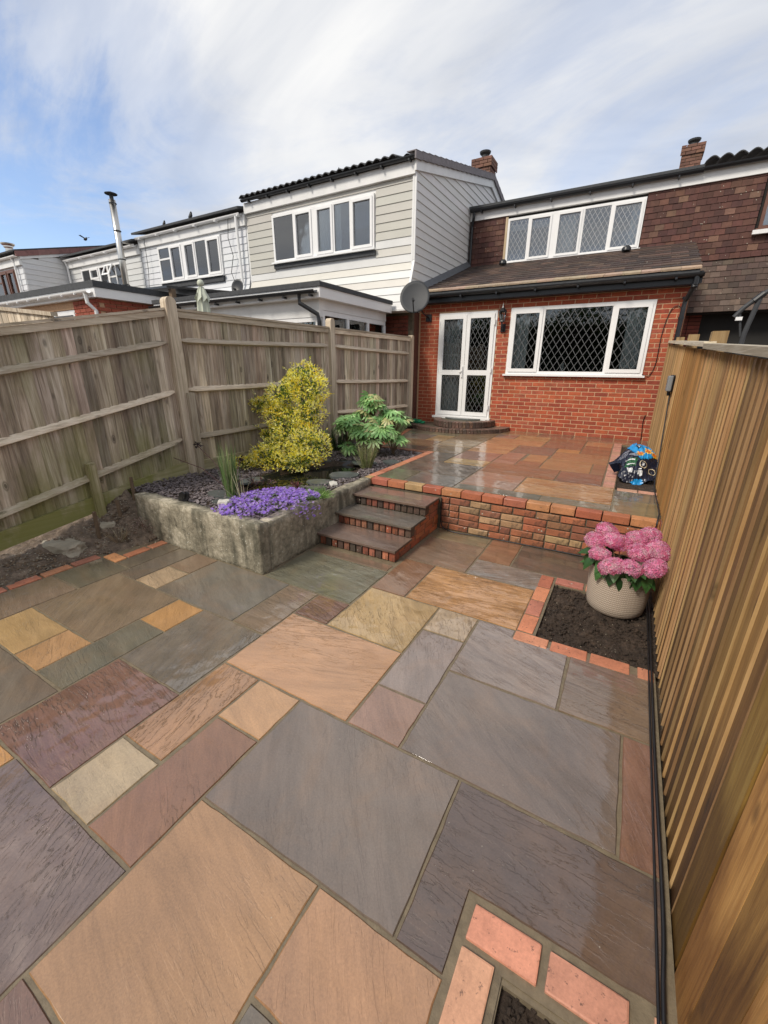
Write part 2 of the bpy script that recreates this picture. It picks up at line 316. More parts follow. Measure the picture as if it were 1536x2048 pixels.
def watermat():
    m, t, b = newmat('pond_water'); v = N(t, 'ShaderNodeTexCoord').outputs['Object']
    setb(t, b, Base_Color=(.012, .013, .008), Roughness=.03, Specular_IOR_Level=.5, Normal=BUMP(t, NOISE(t, v, 5, 2, .5), .1, .004)); return m
M['water'] = watermat()

# ------------------------------------------------------------------ mesh helpers
class MB:
    def __init__(s): s.v = []; s.f = []; s.c = []; s.col = None
    def add(s, vs, fs, col=None):
        o = len(s.v); s.v += [tuple(p) for p in vs]; s.f += [tuple(i + o for i in f) for f in fs]
        if col is not None: s.c += [col] * len(fs)
        return s
    def box(s, x0, x1, y0, y1, z0, z1, col=None):
        return s.add([(x0, y0, z0), (x1, y0, z0), (x1, y1, z0), (x0, y1, z0), (x0, y0, z1), (x1, y0, z1), (x1, y1, z1), (x0, y1, z1)],
                     [(0, 3, 2, 1), (4, 5, 6, 7), (0, 1, 5, 4), (1, 2, 6, 5), (2, 3, 7, 6), (3, 0, 4, 7)], col)
    def hexa(s, p):   # 8 points bottom ring then top ring
        return s.add(p, [(0, 3, 2, 1), (4, 5, 6, 7), (0, 1, 5, 4), (1, 2, 6, 5), (2, 3, 7, 6), (3, 0, 4, 7)])
    def tube(s, pts, r, n=10, cap=True, r2=None):
        pts = [Vector(p) for p in pts]; m = len(pts); o = len(s.v); up = Vector((0, 0, 1))
        for i, p in enumerate(pts):
            d = (pts[min(i + 1, m - 1)] - pts[max(i - 1, 0)]).normalized()
            u = d.cross(up) if abs(d.z) < .95 else d.cross(Vector((0, 1, 0)))
            u.normalize(); w = d.cross(u); rr = r if r2 is None else r + (r2 - r) * i / (m - 1)
            for k in range(n):
                a = 2 * PI * k / n; s.v.append(tuple(p + (u * math.cos(a) + w * math.sin(a)) * rr))
        for i in range(m - 1):
            for k in range(n):
                a, b = o + i * n + k, o + i * n + (k + 1) % n; s.f.append((a, b, b + n, a + n))
        if cap: s.f.append(tuple(o + k for k in range(n))[::-1]); s.f.append(tuple(o + (m - 1) * n + k for k in range(n)))
        return s
    def lathe(s, prof, cx, cy, n=32):
        o = len(s.v); m = len(prof)
        for r, z in prof:
            for k in range(n): a = 2 * PI * k / n; s.v.append((cx + r * math.cos(a), cy + r * math.sin(a), z))
        for i in range(m - 1):
            for k in range(n):
                a, b = o + i * n + k, o + i * n + (k + 1) % n; s.f.append((a, b, b + n, a + n))
        return s
    def prism(s, poly, z0, z1):
        o = len(s.v); n = len(poly)
        s.v += [(p[0], p[1], z0) for p in poly] + [(p[0], p[1], z1) for p in poly]
        s.f += [tuple(o + n + i for i in range(n)), tuple(o + i for i in range(n))[::-1]]
        s.f += [(o + i, o + (i + 1) % n, o + n + (i + 1) % n, o + n + i) for i in range(n)]
        return s
    def extx(s, prof, x0, x1):   # profile in (y,z)
        n = len(prof); o = len(s.v)
        s.v += [(x0, p[0], p[1]) for p in prof] + [(x1, p[0], p[1]) for p in prof]
        s.f += [tuple(o + i for i in range(n)), tuple(o + n + i for i in range(n))[::-1]]
        s.f += [(o + i, o + n + i, o + n + (i + 1) % n, o + (i + 1) % n) for i in range(n)]
        return s
    def build(s, name, mat, parent=None, smooth=False, color=None, loc=None):
        me = bpy.data.meshes.new(name)
        base = Vector((0, 0, 0))
        lcl = loc == 'local'
        if lcl: base = Vector((0, 0, 0))
        elif loc is not None: base = Vector(loc)
        elif s.v:
            if parent is not None: 
                xs = [p[0] for p in s.v]; ys = [p[1] for p in s.v]; zs = [p[2] for p in s.v]
                base = Vector(((min(xs) + max(xs)) / 2, (min(ys) + max(ys)) / 2, min(zs)))
        me.from_pydata([(p[0] - base.x, p[1] - base.y, p[2] - base.z) for p in s.v], [], s.f)
        me.validate(clean_customdata=False)
        if s.c:
            ca = me.color_attributes.new('Col', 'FLOAT_COLOR', 'CORNER')
            if len(me.polygons) == len(s.c):
                buf = []
                for p, c in zip(me.polygons, s.c): buf += [c[0], c[1], c[2], 1.0] * p.loop_total
                ca.data.foreach_set('color', buf)
        me.materials.append(M[mat] if isinstance(mat, str) else mat)
        if smooth: me.polygons.foreach_set('use_smooth', [True] * len(me.polygons))
        me.update()
        if lcl:
            o = bpy.data.objects.new(name, me); COL.objects.link(o); o.parent = parent
            return o
        return link(name, me, base, parent, color)
def wpos(o):
    p = Vector((0, 0, 0))
    while o is not None: p += o.location; o = o.parent
    return p
def link(name, me, wloc, parent=None, color=None):
    o = bpy.data.objects.new(name, me); COL.objects.link(o)
    if parent is not None: o.parent = parent; o.location = Vector(wloc) - wpos(parent)
    else: o.location = wloc
    if color is not None: o.color = (*color, 1)
    return o
def thing(name, label, cat, loc=(0, 0, 0), group=None):
    o = bpy.data.objects.new(name, None); COL.objects.link(o); o.location = loc; o.empty_display_size = .1
    o['label'] = label; o['category'] = cat
    if group: o['group'] = group
    return o
def tag(o, label, cat, group=None):
    o['label'] = label; o['category'] = cat
    if group: o['group'] = group
    return o
def kind(o, k): o['kind'] = k; return o
def cbox(name, sx, sy, sz, c, mat, jit=0.0, seg=1):
    """chamfered box mesh, origin at the centre of its base"""
    bm = bmesh.new(); bmesh.ops.create_cube(bm, size=1)
    for v in bm.verts: v.co = Vector((v.co.x * sx, v.co.y * sy, (v.co.z + .5) * sz))
    bmesh.ops.bevel(bm, geom=list(bm.edges), offset=c, segments=seg, affect='EDGES', profile=.6)
    if jit:
        for v in bm.verts: v.co += Vector((ru(-1, 1), ru(-1, 1), ru(-1, 1))) * jit
    me = bpy.data.meshes.new(name); bm.to_mesh(me); bm.free(); me.materials.append(M[mat]); return me
def vary(c, a=.12, hue=.05):
    k = 1 + ru(-a, a); return tuple(max(0, x * k * (1 + ru(-hue, hue))) for x in c)

# ================================================================== GROUND
g = MB(); g.add([(-500, -500, -.09), (500, -500, -.09), (500, 500, -.09), (-500, 500, -.09)], [(0, 1, 2, 3)])
kind(g.build('ground', 'drysoil'), 'structure')
C_ = dict(grey=(.138, .110, .084), grey2=(.122, .100, .074), lilac=(.20, .160, .130), purple=(.098, .068, .052), tan=(.39, .215, .105), tan2=(.31, .178, .088),
          orange=(.40, .215, .085), red=(.215, .110, .064), redp=(.165, .090, .062), yellow=(.36, .24, .11), plum=(.17, .118, .098), beige=(.36, .265, .165), green=(.145, .135, .092),
          gg=(.155, .14, .115), olive=(.18, .15, .09), brown=(.185, .130, .086), dkbrown=(.10, .076, .058), pink=(.25, .155, .105), olivegrey=(.128, .112, .080))
def slab(poly, color, riven=.3, ang=0.0, z=0.0, parent=None, thick=.024, gap=.0065, tilt=True):
    """poly ccw in metres"""
    cx = sum(p[0] for p in poly) / len(poly); cy = sum(p[1] for p in poly) / len(poly)
    n = len(poly); ins = []
    for i in range(n):
        a, b, c = Vector(poly[i - 1]), Vector(poly[i]), Vector(poly[(i + 1) % n])
        e1 = (b - a).normalized(); e2 = (c - b).normalized()
        n1 = Vector((-e1.y, e1.x)); n2 = Vector((-e2.y, e2.x))
        g1, g2 = gap * ru(.6, 1.3), gap * ru(.6, 1.3)
        ins.append(b + n1 * g1 + n2 * g2)
    out = []
    for i in range(n):
        a, b = ins[i], ins[(i + 1) % n]; L = (b - a).length; k = max(1, int(L / .055)); e = (b - a).normalized(); nn = Vector((-e.y, e.x))
        for j in range(k):
            p = a.lerp(b, j / k)
            if j: p = p + nn * (ru(-.0016, .0026) + .0022 * mnoise.noise(Vector((p.x * 9, p.y * 9, 3))))
            out.append(p)
    m = len(out); top = []
    for i in range(m):
        e = (out[(i + 1) % m] - out[i - 1]).normalized(); nn = Vector((-e.y, e.x)); top.append(out[i] + nn * ru(.0025, .0045))
    mb = MB()
    mb.v = [(p.x, p.y, -thick) for p in out] + [(p.x, p.y, -.0030 + ru(-.0006, .0006)) for p in out] + [(p.x, p.y, ru(-.0006, .0004)) for p in top]
    for k in (0, m):
        mb.f += [(k + i, k + (i + 1) % m, k + m + (i + 1) % m, k + m + i) for i in range(m)]
    mb.f.append(tuple(2 * m + i for i in range(m)))
    o = mb.build('slab', 'stone', parent, loc=(0, 0, 0)); o.data.materials.append(M['stone_edge']); o.data.polygons.foreach_set('material_index', [1] * (len(mb.f) - 1) + [0])
    for v in o.data.vertices: v.co.x -= cx; v.co.y -= cy
    o.location = Vector((cx, cy, z)) - (wpos(parent) if parent else Vector())
    if tilt: o.rotation_euler = (ru(-.0022, .0022), ru(-.0022, .0022), 0)
    c = vary(color, .06, .03); o.color = (*c, 1); o['riven'] = float(riven); o['grain_angle'] = float(ang)
    return o
def rect(x0, x1, y0, y1): return [(x0, y0), (x1, y0), (x1, y1), (x0, y1)]

# ---------------------------------------------------------------- lower patio
mb = MB()
for r in ((-4.035, -2.49, -1.2, 2.24), (-2.49, -.42, -1.2, 4.05), (-.42, -.275, -1.2, 2.52), (-.275, -.035, -1.2, 2.52), (-.035, .41, .78, 2.52), (-.42, -.275, 2.52, 4.05), (-.275, .41, 3.37, 4.05), (-3.76, -2.49, 2.24, 2.3)):
    mb.box(r[0], r[1], r[2], r[3], -.06, -.0045)
lower = kind(mb.build('lower_patio', 'grout'), 'structure')
u = 1.7
L = [  # x0,x1,y0,y1 in units, colour, riven, angle
 (-.742, -.208, .405, .768, 'grey', .16, .9), (-.742, -.379, .044, .405, 'tan2', .18, .3), (-.379, -.208, -.14, .044, 'brown', .1, 0),
 (-.379, -.208, .044, .22, 'grey2', .1, 0), (-.742, -.379, -.14, .044, 'redp', .3, .4), 
 (.148, .232, .765, 1.134, 'redp', .35, 1.2), (-.388, .148, .768, 1.134, 'grey', .2, .6),
 (-.03, .232, 1.134, 1.443, 'brown', .45, .1), (-.567, -.388, .952, 1.307, 'lilac', .3, 1.1), (-.567, -.388, 1.307, 1.488, 'beige', .8, 1.2),
 (-.567, -.388, .768, .952, 'pink', .2, .9), (-1.095, -.567, .768, 1.132, 'tan', .38, -.35), (-.92, -.567, 1.132, 1.488, 'yellow', .6, .9),
 (-1.095, -.92, 1.132, 1.307, 'redp', .8, .2), (-1.275, -1.095, .955, 1.307, 'brown', .5, .1), (-1.79, -1.275, .953, 1.31, 'gg', .25, .5),
 (-1.45, -.925, 1.31, 1.665, 'green', .75, .12), (-1.45, -.935, 1.665, 1.74, 'brown', .2, 0), (-.925, -.742, 1.488, 1.855, 'red', .3, .5),
 (-.742, -.233, 1.488, 1.855, 'orange', 1.0, -.12), (-.935, -.58, 1.855, 2.215, 'brown', .35, .2), (-.935, -.58, 2.215, 2.375, 'olive', .2, 0),
 (-.58, -.40, 2.05, 2.375, 'red', .15, 0), (-.58, -.222, 1.855, 2.05, 'lilac', .8, -.35), (-.40, .236, 2.05, 2.375, 'dkbrown', .35, .2),
 (-1.617, -1.443, .405, .768, 'olivegrey', .3, .3), (-1.617, -1.443, .768, .953, 'orange', .25, .7), (-2.11, -1.617, .588, .953, 'brown', .3, .9),
 (-2.11, -1.79, .405, .588, 'yellow', .3, .2), (-1.79, -1.617, .405, .588, 'tan', .4, .5), (-1.443, -1.09, .225, .59, 'redp', 1.0, .12),
 (-2.0, -1.443, .04, .405, 'grey', .15, .6), (-2.37, -2.0, .04, .405, 'brown', .3, .6), (-1.443, -1.095, .59, .953, 'grey', .5, 1.25), (-1.095, -.92, .41, .768, 'tan2', .8, 1.35),
 (-1.09, -.915, .225, .408, 'beige', .15, .2), (-.915, -.742, .225, .59, 'red', .35, .6), (-.92, -.742, .59, .768, 'tan', .1, .4),
 (-1.27, -.742, -.14, .225, 'plum', .8, 1.15), (-1.8, -1.27, -.14, .04, 'orange', .5, .3), (-1.443, -1.27, .04, .225, 'orange', .5, .3), (-2.37, -1.8, -.14, .04, 'grey', .3, .3),
 (-2.37, -2.11, .405, .77, 'brown', .4, .3), (-2.37, -2.11, .77, 1.012, 'olivegrey', .3, .2), (-2.24, -2.11, 1.012, 1.31, 'grey2', .2, .5), (-2.11, -1.965, .953, 1.31, 'grey2', .2, .5),
 (-1.965, -1.79, .953, 1.132, 'beige', .5, .4), (-1.965, -1.79, 1.132, 1.31, 'brown', .2, .4),
]
for x0, x1, y0, y1, c, rv, an in L: slab(rect(x0 * u, x1 * u, y0 * u, y1 * u), C_[c], rv, an, 0, lower)
slab([(-.388 * u, 1.134 * u), (-.03 * u, 1.134 * u), (-.03 * u, 1.443 * u), (-.236 * u, 1.443 * u), (-.236 * u, 1.488 * u), (-.388 * u, 1.488 * u)], C_['lilac'], .55, .35, 0, lower)
slab([(-.208 * u, .405 * u), (-.108 * u, .405 * u), (-.108 * u, .548 * u), (.232 * u, .548 * u), (.232 * u, .765 * u), (-.208 * u, .768 * u)], C_['purple'], .35, .05, 0, lower)
slab([(-.379 * u, .22 * u), (-.105 * u, .22 * u), (-.105 * u, .405 * u), (-.379 * u, .405 * u)], C_['tan2'], .22, .9, 0, lower)
slab(rect(-.208 * u, -.105 * u, -.14 * u, .22 * u), C_['brown'], .1, .9, 0, lower)
for (x0, x1, y0, y1) in ((-2.37, -2.24, 1.012, 1.045),): pass

# ---------------------------------------------------------------- brick edging & beds
BL, BW, BH = .213, .103, .066
bproto = [cbox('edging_brick', BL, BW, BH, .006, 'brickwet', .0012, 2) for _ in range(4)]
EC = [(.46, .17, .095), (.42, .14, .08), (.50, .21, .12), (.40, .15, .10), (.48, .19, .10)]
def edge_brick(x, y, z, rz, parent, sx=1.0, cols=EC, name='brick'):
    o = link(name, random.choice(bproto), (x, y, z), parent, vary(random.choice(cols), .12)); o.rotation_euler = (ru(-.006, .006), ru(-.006, .006), rz + ru(-.012, .012)); o.scale = (sx, 1, 1); return o
e1 = thing('brick_edging', 'wet red brick edging around the soil bed that holds the hydrangea pot', 'brick edging', (-.34, 2.47, 0))
mb = MB(); mb.box(-.405, .385, 2.415, 2.535, -.06, -.012); mb.box(-.405, -.275, 2.535, 3.475, -.06, -.012); mb.box(-.275, .385, 3.355, 3.475, -.06, -.012); mb.build('mortar_bed', 'grout', e1)
for i in range(4): edge_brick(-.293 + i * .232, 2.475, -BH + .004, 0, e1, 1 if i < 3 else .42) if i < 3 else edge_brick(.36, 2.475, -BH + .004, 0, e1, .38)
for i in range(4): edge_brick(-.345, 2.655 + i * .232, -BH + .004, PI / 2, e1)
for i in range(3): edge_brick(-.168 + i * .232, 3.42, -BH + .004, 0, e1, 1 if i < 2 else .8)
e2 = thing('brick_edging', 'pinkish brick edging corner nearest the camera with dark soil inside it', 'brick edging', (-.1, .85, 0))
mb = MB(); mb.box(-.182, .40, .765, .925, -.06, -.010); mb.box(-.182, -.03, -1.2, .765, -.06, -.010); mb.build('mortar_bed', 'grout', e2)
NC = [(.56, .28, .18), (.52, .24, .165), (.58, .31, .19)]
for i in range(3): edge_brick(-.050 + i * .236 if i < 2 else .375, .858, -BH + .006, 0, e2, 1 if i < 2 else .2, NC)
for i in range(8): edge_brick(-.110, .678 - i * .236, -BH + .006, PI / 2, e2, 1, NC)
e3 = thing('brick_edging', 'orange brick edging between the left planting bed and the patio', 'brick edging', (-4.08, 1.0, 0))
mb = MB(); mb.box(-4.14, -4.036, -1.2, 1.775, -.06, -.012); mb.box(-4.0, -3.815, 1.725, 1.83, -.06, -.012); mb.box(-3.925, -3.81, 1.83, 2.25, -.06, -.012); mb.build('mortar_bed', 'grout', e3)
for i in range(12): edge_brick(-4.087, 1.605 - i * .235, -BH + .004, PI / 2, e3)
edge_brick(-3.92, 1.775, -BH + .006, 0, e3, 1.0, [(.55, .26, .12)])
for i in range(2): edge_brick(-3.866, 1.95 + i * .235, -BH + .004, PI / 2, e3, 1)
def bed(name, x0, x1, y0, y1, zf, mat, step=.025, amp=.012, fr=9):
    nx, ny = max(2, int((x1 - x0) / step)), max(2, int((y1 - y0) / step)); mb = MB()
    for j in range(ny + 1):
        for i in range(nx + 1):
            x = x0 + (x1 - x0) * i / nx; y = y0 + (y1 - y0) * j / ny
            e = min(1, min(i, nx - i, j, ny - j) / 3)
            mb.v.append((x, y, zf(x, y) + amp * (mnoise.noise(Vector((x * fr, y * fr, 1))) + .7 * mnoise.noise(Vector((x * fr * 3, y * fr * 3, 5))) + .5 * mnoise.noise(Vector((x * fr * 8, y * fr * 8, 9)))) * (.4 + .6 * e)))
    for j in range(ny):
        for i in range(nx):
            a = j * (nx + 1) + i; mb.f.append((a, a + 1, a + nx + 2, a + nx + 1))
    return kind(mb.build(name, mat, smooth=False), 'structure')
bed('soil_bed', -.30, .43, 2.51, 3.38, lambda x, y: -.024, 'soil', .011, .026, 9)
bed('soil_bed', -.045, .44, -1.2, .80, lambda x, y: -.030, 'soil', .014, .012, 11)
def leftz(x, y):
    t = min(1, max(0, (-4.1 - x) / .5)); yy = min(1, max(0, (y - .3) / 2.0))
    return -.03 + t * (.06 + .30 * yy * yy) + max(0, y - 1.9) * .35 * min(1, max(0, (-3.85 - x) / .3))
bed('soil_bed', -5.0, -3.80, -1.2, 2.32, leftz, 'drysoil', .03, .035, 6)

# stones and clods in the beds, one mass each
def pebbles(name, n, fx, mat, smin, smax, label, cat, colr=None, flat=.5):
    mb = MB()
    for _ in range(n):
        x, y, z = fx(); r = ru(smin, smax); a = rnd() * PI
        pts = []
        k = 5
        tilt = Matrix.Rotation(ru(-.5, .5), 3, 'X') @ Matrix.Rotation(a, 3, 'Z')
        rad = [r * ru(.6, 1.15) for _ in range(k)]; h = r * flat * ru(.5, 1)
        b = [tilt @ Vector((rad[i] * math.cos(2 * PI * i / k), rad[i] * .7 * math.sin(2 * PI * i / k), 0)) for i in range(k)]
        t = [p * .8 + tilt @ Vector((0, 0, h)) for p in b]
        vs = [(x + p.x, y + p.y, z + p.z) for p in b + t]
        mb.add(vs, [tuple(range(k, 2 * k))] + [(i, (i + 1) % k, k + (i + 1) % k, k + i) for i in range(k)])
    o = mb.build(name, mat); kind(o, 'stuff'); tag(o, label, cat); return o
def f1():
    while True:
        x, y = ru(-4.55, -3.9), ru(.4, 2.25)
        if rnd() < .5 + .5 * (-3.9 - x): return x, y, leftz(x, y) + .0
pebbles('stone_litter', 1300, f1, 'buff', .004, .013, 'small pale stones littering the leafy left bed', 'stone litter')
pebbles('bark_litter', 1500, f1, 'twig', .008, .026, 'brown bark and leaf litter on the left bed', 'leaf litter', flat=.2)
def f2():
    return (ru(-.26, .38), ru(2.54, 3.35), -.018) if rnd() < .55 else (ru(-.02, .38), ru(-.2, .77), -.026)
pebbles('soil_crumbs', 1500, f2, 'soil', .004, .014, 'dark crumbs of soil in the brick edged beds', 'soil crumbs', flat=.8)

# ---------------------------------------------------------------- retaining wall
TZ = .455
rw = thing('retaining_wall', 'low red and buff brick retaining wall with a brick coping along the raised patio', 'brick wall', (-.6, 4.04, 0))
mb = MB(); mb.box(-2.5, .42, 4.053, 4.14, -.06, .372); mb.box(-2.595, -2.50, 4.0, 5.9, .2, .38); mb.build('mortar_core', 'mortarold', rw)
wproto = [cbox('wall_brick', .214, .09, .0635, .005, 'brickold', .0022) for _ in range(5)]
RC = [(.32, .11, .05), (.29, .10, .05), (.35, .13, .06), (.31, .15, .075), (.37, .23, .125), (.28, .11, .06), (.33, .11, .05), (.25, .09, .05)]
for r in range(5):
    z = .004 + r * .0745; x = -1.61 + (0 if r % 2 else -.11)
    while x < .42:
        ln = .224 if rnd() < .82 else .112
        a, b = max(x, -1.60), min(x + ln, .42)
        if b - a > .03:
            o = link('brick', random.choice(wproto), ((a + b) / 2, 4.04 + .045 + ru(-.003, .003), z), rw, vary(random.choice(RC), .15)); o.scale = ((b - a - .012) / .214, 1, 1); o.rotation_euler = (0, ru(-.01, .01), ru(-.008, .008))
        x += ln
cproto = [cbox('coping', .214, .105, .072, .006, 'brickwet', .0012, 2) for _ in range(4)]
CC = [(.40, .13, .06), (.36, .105, .05), (.46, .20, .09), (.38, .12, .07)]
x = -2.595
i = 0
while x < .42:
    ln = .1 if i == 0 else .224
    b = min(x + ln, .42); o = link('coping_brick', random.choice(cproto), ((x + b) / 2, 4.035 + .052, TZ - .071), rw, vary((.42, .26, .12) if i in (0, 3) else random.choice(CC), .1)); o.scale = ((b - x - .009) / .214, 1, 1)
    x = b; i += 1
y = 4.148
while y < 5.9:
    b = min(y + .224, 5.92); o = link('coping_brick', random.choice(cproto), (-2.545, (y + b) / 2, TZ - .071), rw, vary(random.choice(EC), .1)); o.scale = ((b - y - .009) / .214, 1, 1); o.rotation_euler = (0, 0, PI / 2); y = b
# ---------------------------------------------------------------- upper patio
mb = MB()
mb.box(-2.49, .42, 4.14, 5.0, .1, TZ - .0045); mb.box(-2.49, -.08, 5.0, 5.9, .1, TZ - .0045); mb.box(-3.93, -.08, 5.9, 8.81, .1, TZ - .0045); mb.box(-.08, .42, 8.17, 8.81, .1, TZ - .0045); mb.box(-.08, .42, 5.0, 8.17, .1, TZ - .05)
upper = kind(mb.build('upper_patio', 'grout'), 'structure')
TW = {'grey': (.15, .125, .10), 'grey2': (.125, .10, .078), 'red': (.215, .115, .065), 'redp': (.18, .105, .07), 'brown': (.21, .14, .08), 'dkbrown': (.15, .10, .07), 'pink': (.29, .17, .12), 'lilac': (.22, .17, .14)}
T = [(-2.49, -2.12, 4.145, 4.64, 'green', .2, .2), (-2.12, -1.52, 4.145, 4.64, 'gg', .5, .5), (-2.49, -1.52, 4.64, 5.31, 'grey2', .9, .9),
 (-1.52, -.61, 4.145, 4.36, 'green', .2, 0), (-1.52, -.91, 4.36, 5.06, 'pink', .5, .2), (-.91, .03, 4.36, 5.04, 'orange', .9, -.1), (-.61, .03, 4.145, 4.36, 'olive', .5, 0),
 (.03, .415, 4.145, 4.60, 'olive', .3, 0), (.03, .415, 4.60, 4.965, 'grey', .2, 0), (-1.52, -.60, 5.06, 5.66, 'red', .7, .1), (-.60, -.1, 5.04, 5.62, 'redp', .4, .3),
 (-.88, -.27, 5.62, 6.27, 'tan2', .3, .2), (-.27, -.1, 5.62, 6.27, 'brown', .2, 0), (-.86, -.1, 6.27, 6.95, 'tan2', .5, 0), (-.86, -.52, 6.95, 7.22, 'orange', .2, 0),
 (-.52, -.1, 6.95, 7.78, 'red', .2, 0), (-1.13, -.52, 7.22, 7.95, 'redp', .3, 0), (-.52, -.1, 7.78, 8.17, 'tan', .2, 0), (-1.2, -.88, 5.66, 5.98, 'red', .2, 0),
 (-1.17, -.88, 5.98, 6.5, 'tan', .2, 0), (-1.52, -1.2, 5.66, 6.5, 'pink', .3, 0), (-1.47, -.86, 6.5, 7.22, 'grey', .3, .2), (-2.1, -1.52, 5.31, 5.66, 'yellow', .9, .4),
 (-2.1, -1.52, 5.66, 6.3, 'pink', .5, .1), (-2.49, -2.1, 5.31, 5.95, 'grey', .4, 0), (-2.75, -2.1, 5.95, 6.55, 'brown', .8, .1), (-2.1, -1.47, 6.3, 6.9, 'tan', .4, .1),
 (-3.46, -2.75, 5.95, 6.3, 'olivegrey', .3, 0), (-3.52, -2.75, 6.3, 6.9, 'brown', .4, .2), (-2.75, -2.1, 6.55, 7.25, 'beige', .8, .2), (-2.1, -1.47, 6.9, 7.22, 'tan', .5, .1),
 (-3.66, -3.1, 6.9, 7.5, 'gg', .3, 0), (-3.1, -2.75, 6.9, 7.5, 'yellow', .4, 0), (-2.1, -1.13, 7.22, 7.82, 'tan', .5, .1), (-2.75, -2.1, 7.25, 7.85, 'brown', .5, .1),
 (-3.8, -3.3, 7.5, 8.1, 'green', .2, 0), (-3.3, -2.75, 7.5, 8.1, 'olive', .3, 0), (-2.1, -1.72, 7.82, 8.3, 'lilac', .3, 0), (-1.72, -1.13, 7.82, 8.3, 'yellow', .4, 0), (-2.75, -2.1, 7.85, 8.3, 'brown', .3, 0),
 (-3.93, -3.0, 8.1, 8.8, 'brown', .3, 0), (-3.0, -2.1, 8.3, 8.8, 'grey2', .3, 0), (-2.1, -1.4, 8.3, 8.8, 'brown', .3, 0), (-1.4, -.8, 8.3, 8.8, 'dkbrown', .3, 0), (-1.13, -.52, 7.95, 8.3, 'red', .2, 0),
 (-.8, .41, 8.3, 8.8, 'dkbrown', .2, 0), (-.52, .41, 8.17, 8.3, 'brown', .2, 0)]
for x0, x1, y0, y1, c, rv, an in T: slab(rect(x0, x1, y0, y1), TW.get(c, C_[c]), rv, an, TZ, upper)
e4 = thing('brick_edging', 'long pink brick edging of the raised bed with the compost bag by the new fence', 'brick edging', (-.03, 6, TZ))
mb = MB(); mb.box(-.098, .035, 5.0, 8.17, .3, TZ - .01); mb.build('mortar_bed', 'grout', e4)
y = 5.06
while y < 8.15: 
    o = edge_brick(-.032, y + .056, TZ - BH + .003, 0, e4, .54, [(.50, .26, .19), (.46, .23, .17)]); y += .114
for i in range(2): edge_brick(.15 + i * .2, 5.015, TZ - BH + .003, 0, e4, .9, [(.50, .26, .19)])
bed('soil_bed', .02, .43, 5.05, 8.18, lambda x, y: TZ - .03, 'soil', .03, .02, 9)
e5 = thing('brick_edging', 'thin orange brick edging where the raised patio meets the shrub border', 'brick edging', (-3.6, 7, TZ))
for i in range(9):
    t = (i + .5) / 9; x = -3.50 - .45 * t; y = 6.0 + 1.95 * t; edge_brick(x, y, TZ - BH + .003, math.atan2(1.95, -.45), e5, 1, EC)
for i in range(4): edge_brick(-3.36 + i * .225, 5.89, TZ - BH + .001, 0, e5, 1, [(.22, .10, .06), (.3, .13, .08)])

# ---------------------------------------------------------------- steps
st = thing('garden_steps', 'three brick steps with dark sandstone treads rising to the raised patio', 'steps', (-2.05, 3.0, 0))
mb = MB(); mb.box(-2.47, -1.625, 3.03, 4.05, -.05, .10); mb.box(-2.47, -1.625, 3.35, 4.05, .10, .225); mb.box(-2.47, -1.625, 3.68, 4.05, .225, .345); mb.build('mortar_core', 'mortarold', st)
SCOL = [(.26, .075, .035), (.20, .06, .035), (.08, .045, .032), (.055, .04, .03), (.24, .10, .06)]
for i, (y0, z) in enumerate(((2.985, .125), (3.30, .248), (3.63, .370))):
    o = slab(rect(-2.495, -1.595, y0, y0 + .36), (.155, .11, .09) if i != 1 else (.13, .112, .092), .45, .1, z, st, .022, .003, False); o.name = 'tread'
hp = cbox('header_brick', .10, .09, .09, .005, 'brickold', .002); hs = [cbox('side_brick', .214, .05, .058, .004, 'brickwet', .0015) for _ in range(3)]
for i, (y0, z) in enumerate(((3.015, 0.004), (3.335, .127), (3.665, .252))):
    for k in range(12):
        x = -2.44 + k * .0725
        if x > -1.63: break
        cc = (.42, .15, .085) if (i == 0 and k in (8, 10)) else random.choice(SCOL[1:4] if i == 2 else SCOL)
        o = link('riser_brick', hp, (x, y0 + .045, z), st, vary(cc, .2)); o.scale = (.62, 1, 1.03 if i else 1.02)
for r, (z, hh, ys) in enumerate(((.0, .048, 3.015), (.053, .048, 3.015), (.106, .056, 3.352), (.167, .056, 3.352), (.230, .054, 3.682), (.289, .054, 3.682))):
    y = ys - (0 if r % 2 else .1)
    while y < 4.03:
        a, b = max(y, ys), min(y + .214, 4.035)
        if b - a > .03:
            o = link('side_brick', random.choice(hs), (-1.645, (a + b) / 2, z), st, vary(random.choice([(.40, .11, .045), (.44, .13, .05), (.34, .09, .04), (.30, .10, .055)]), .15)); o.rotation_euler = (0, 0, PI / 2); o.scale = ((b - a - .011) / .214, 1, hh / .058)
        y += .224
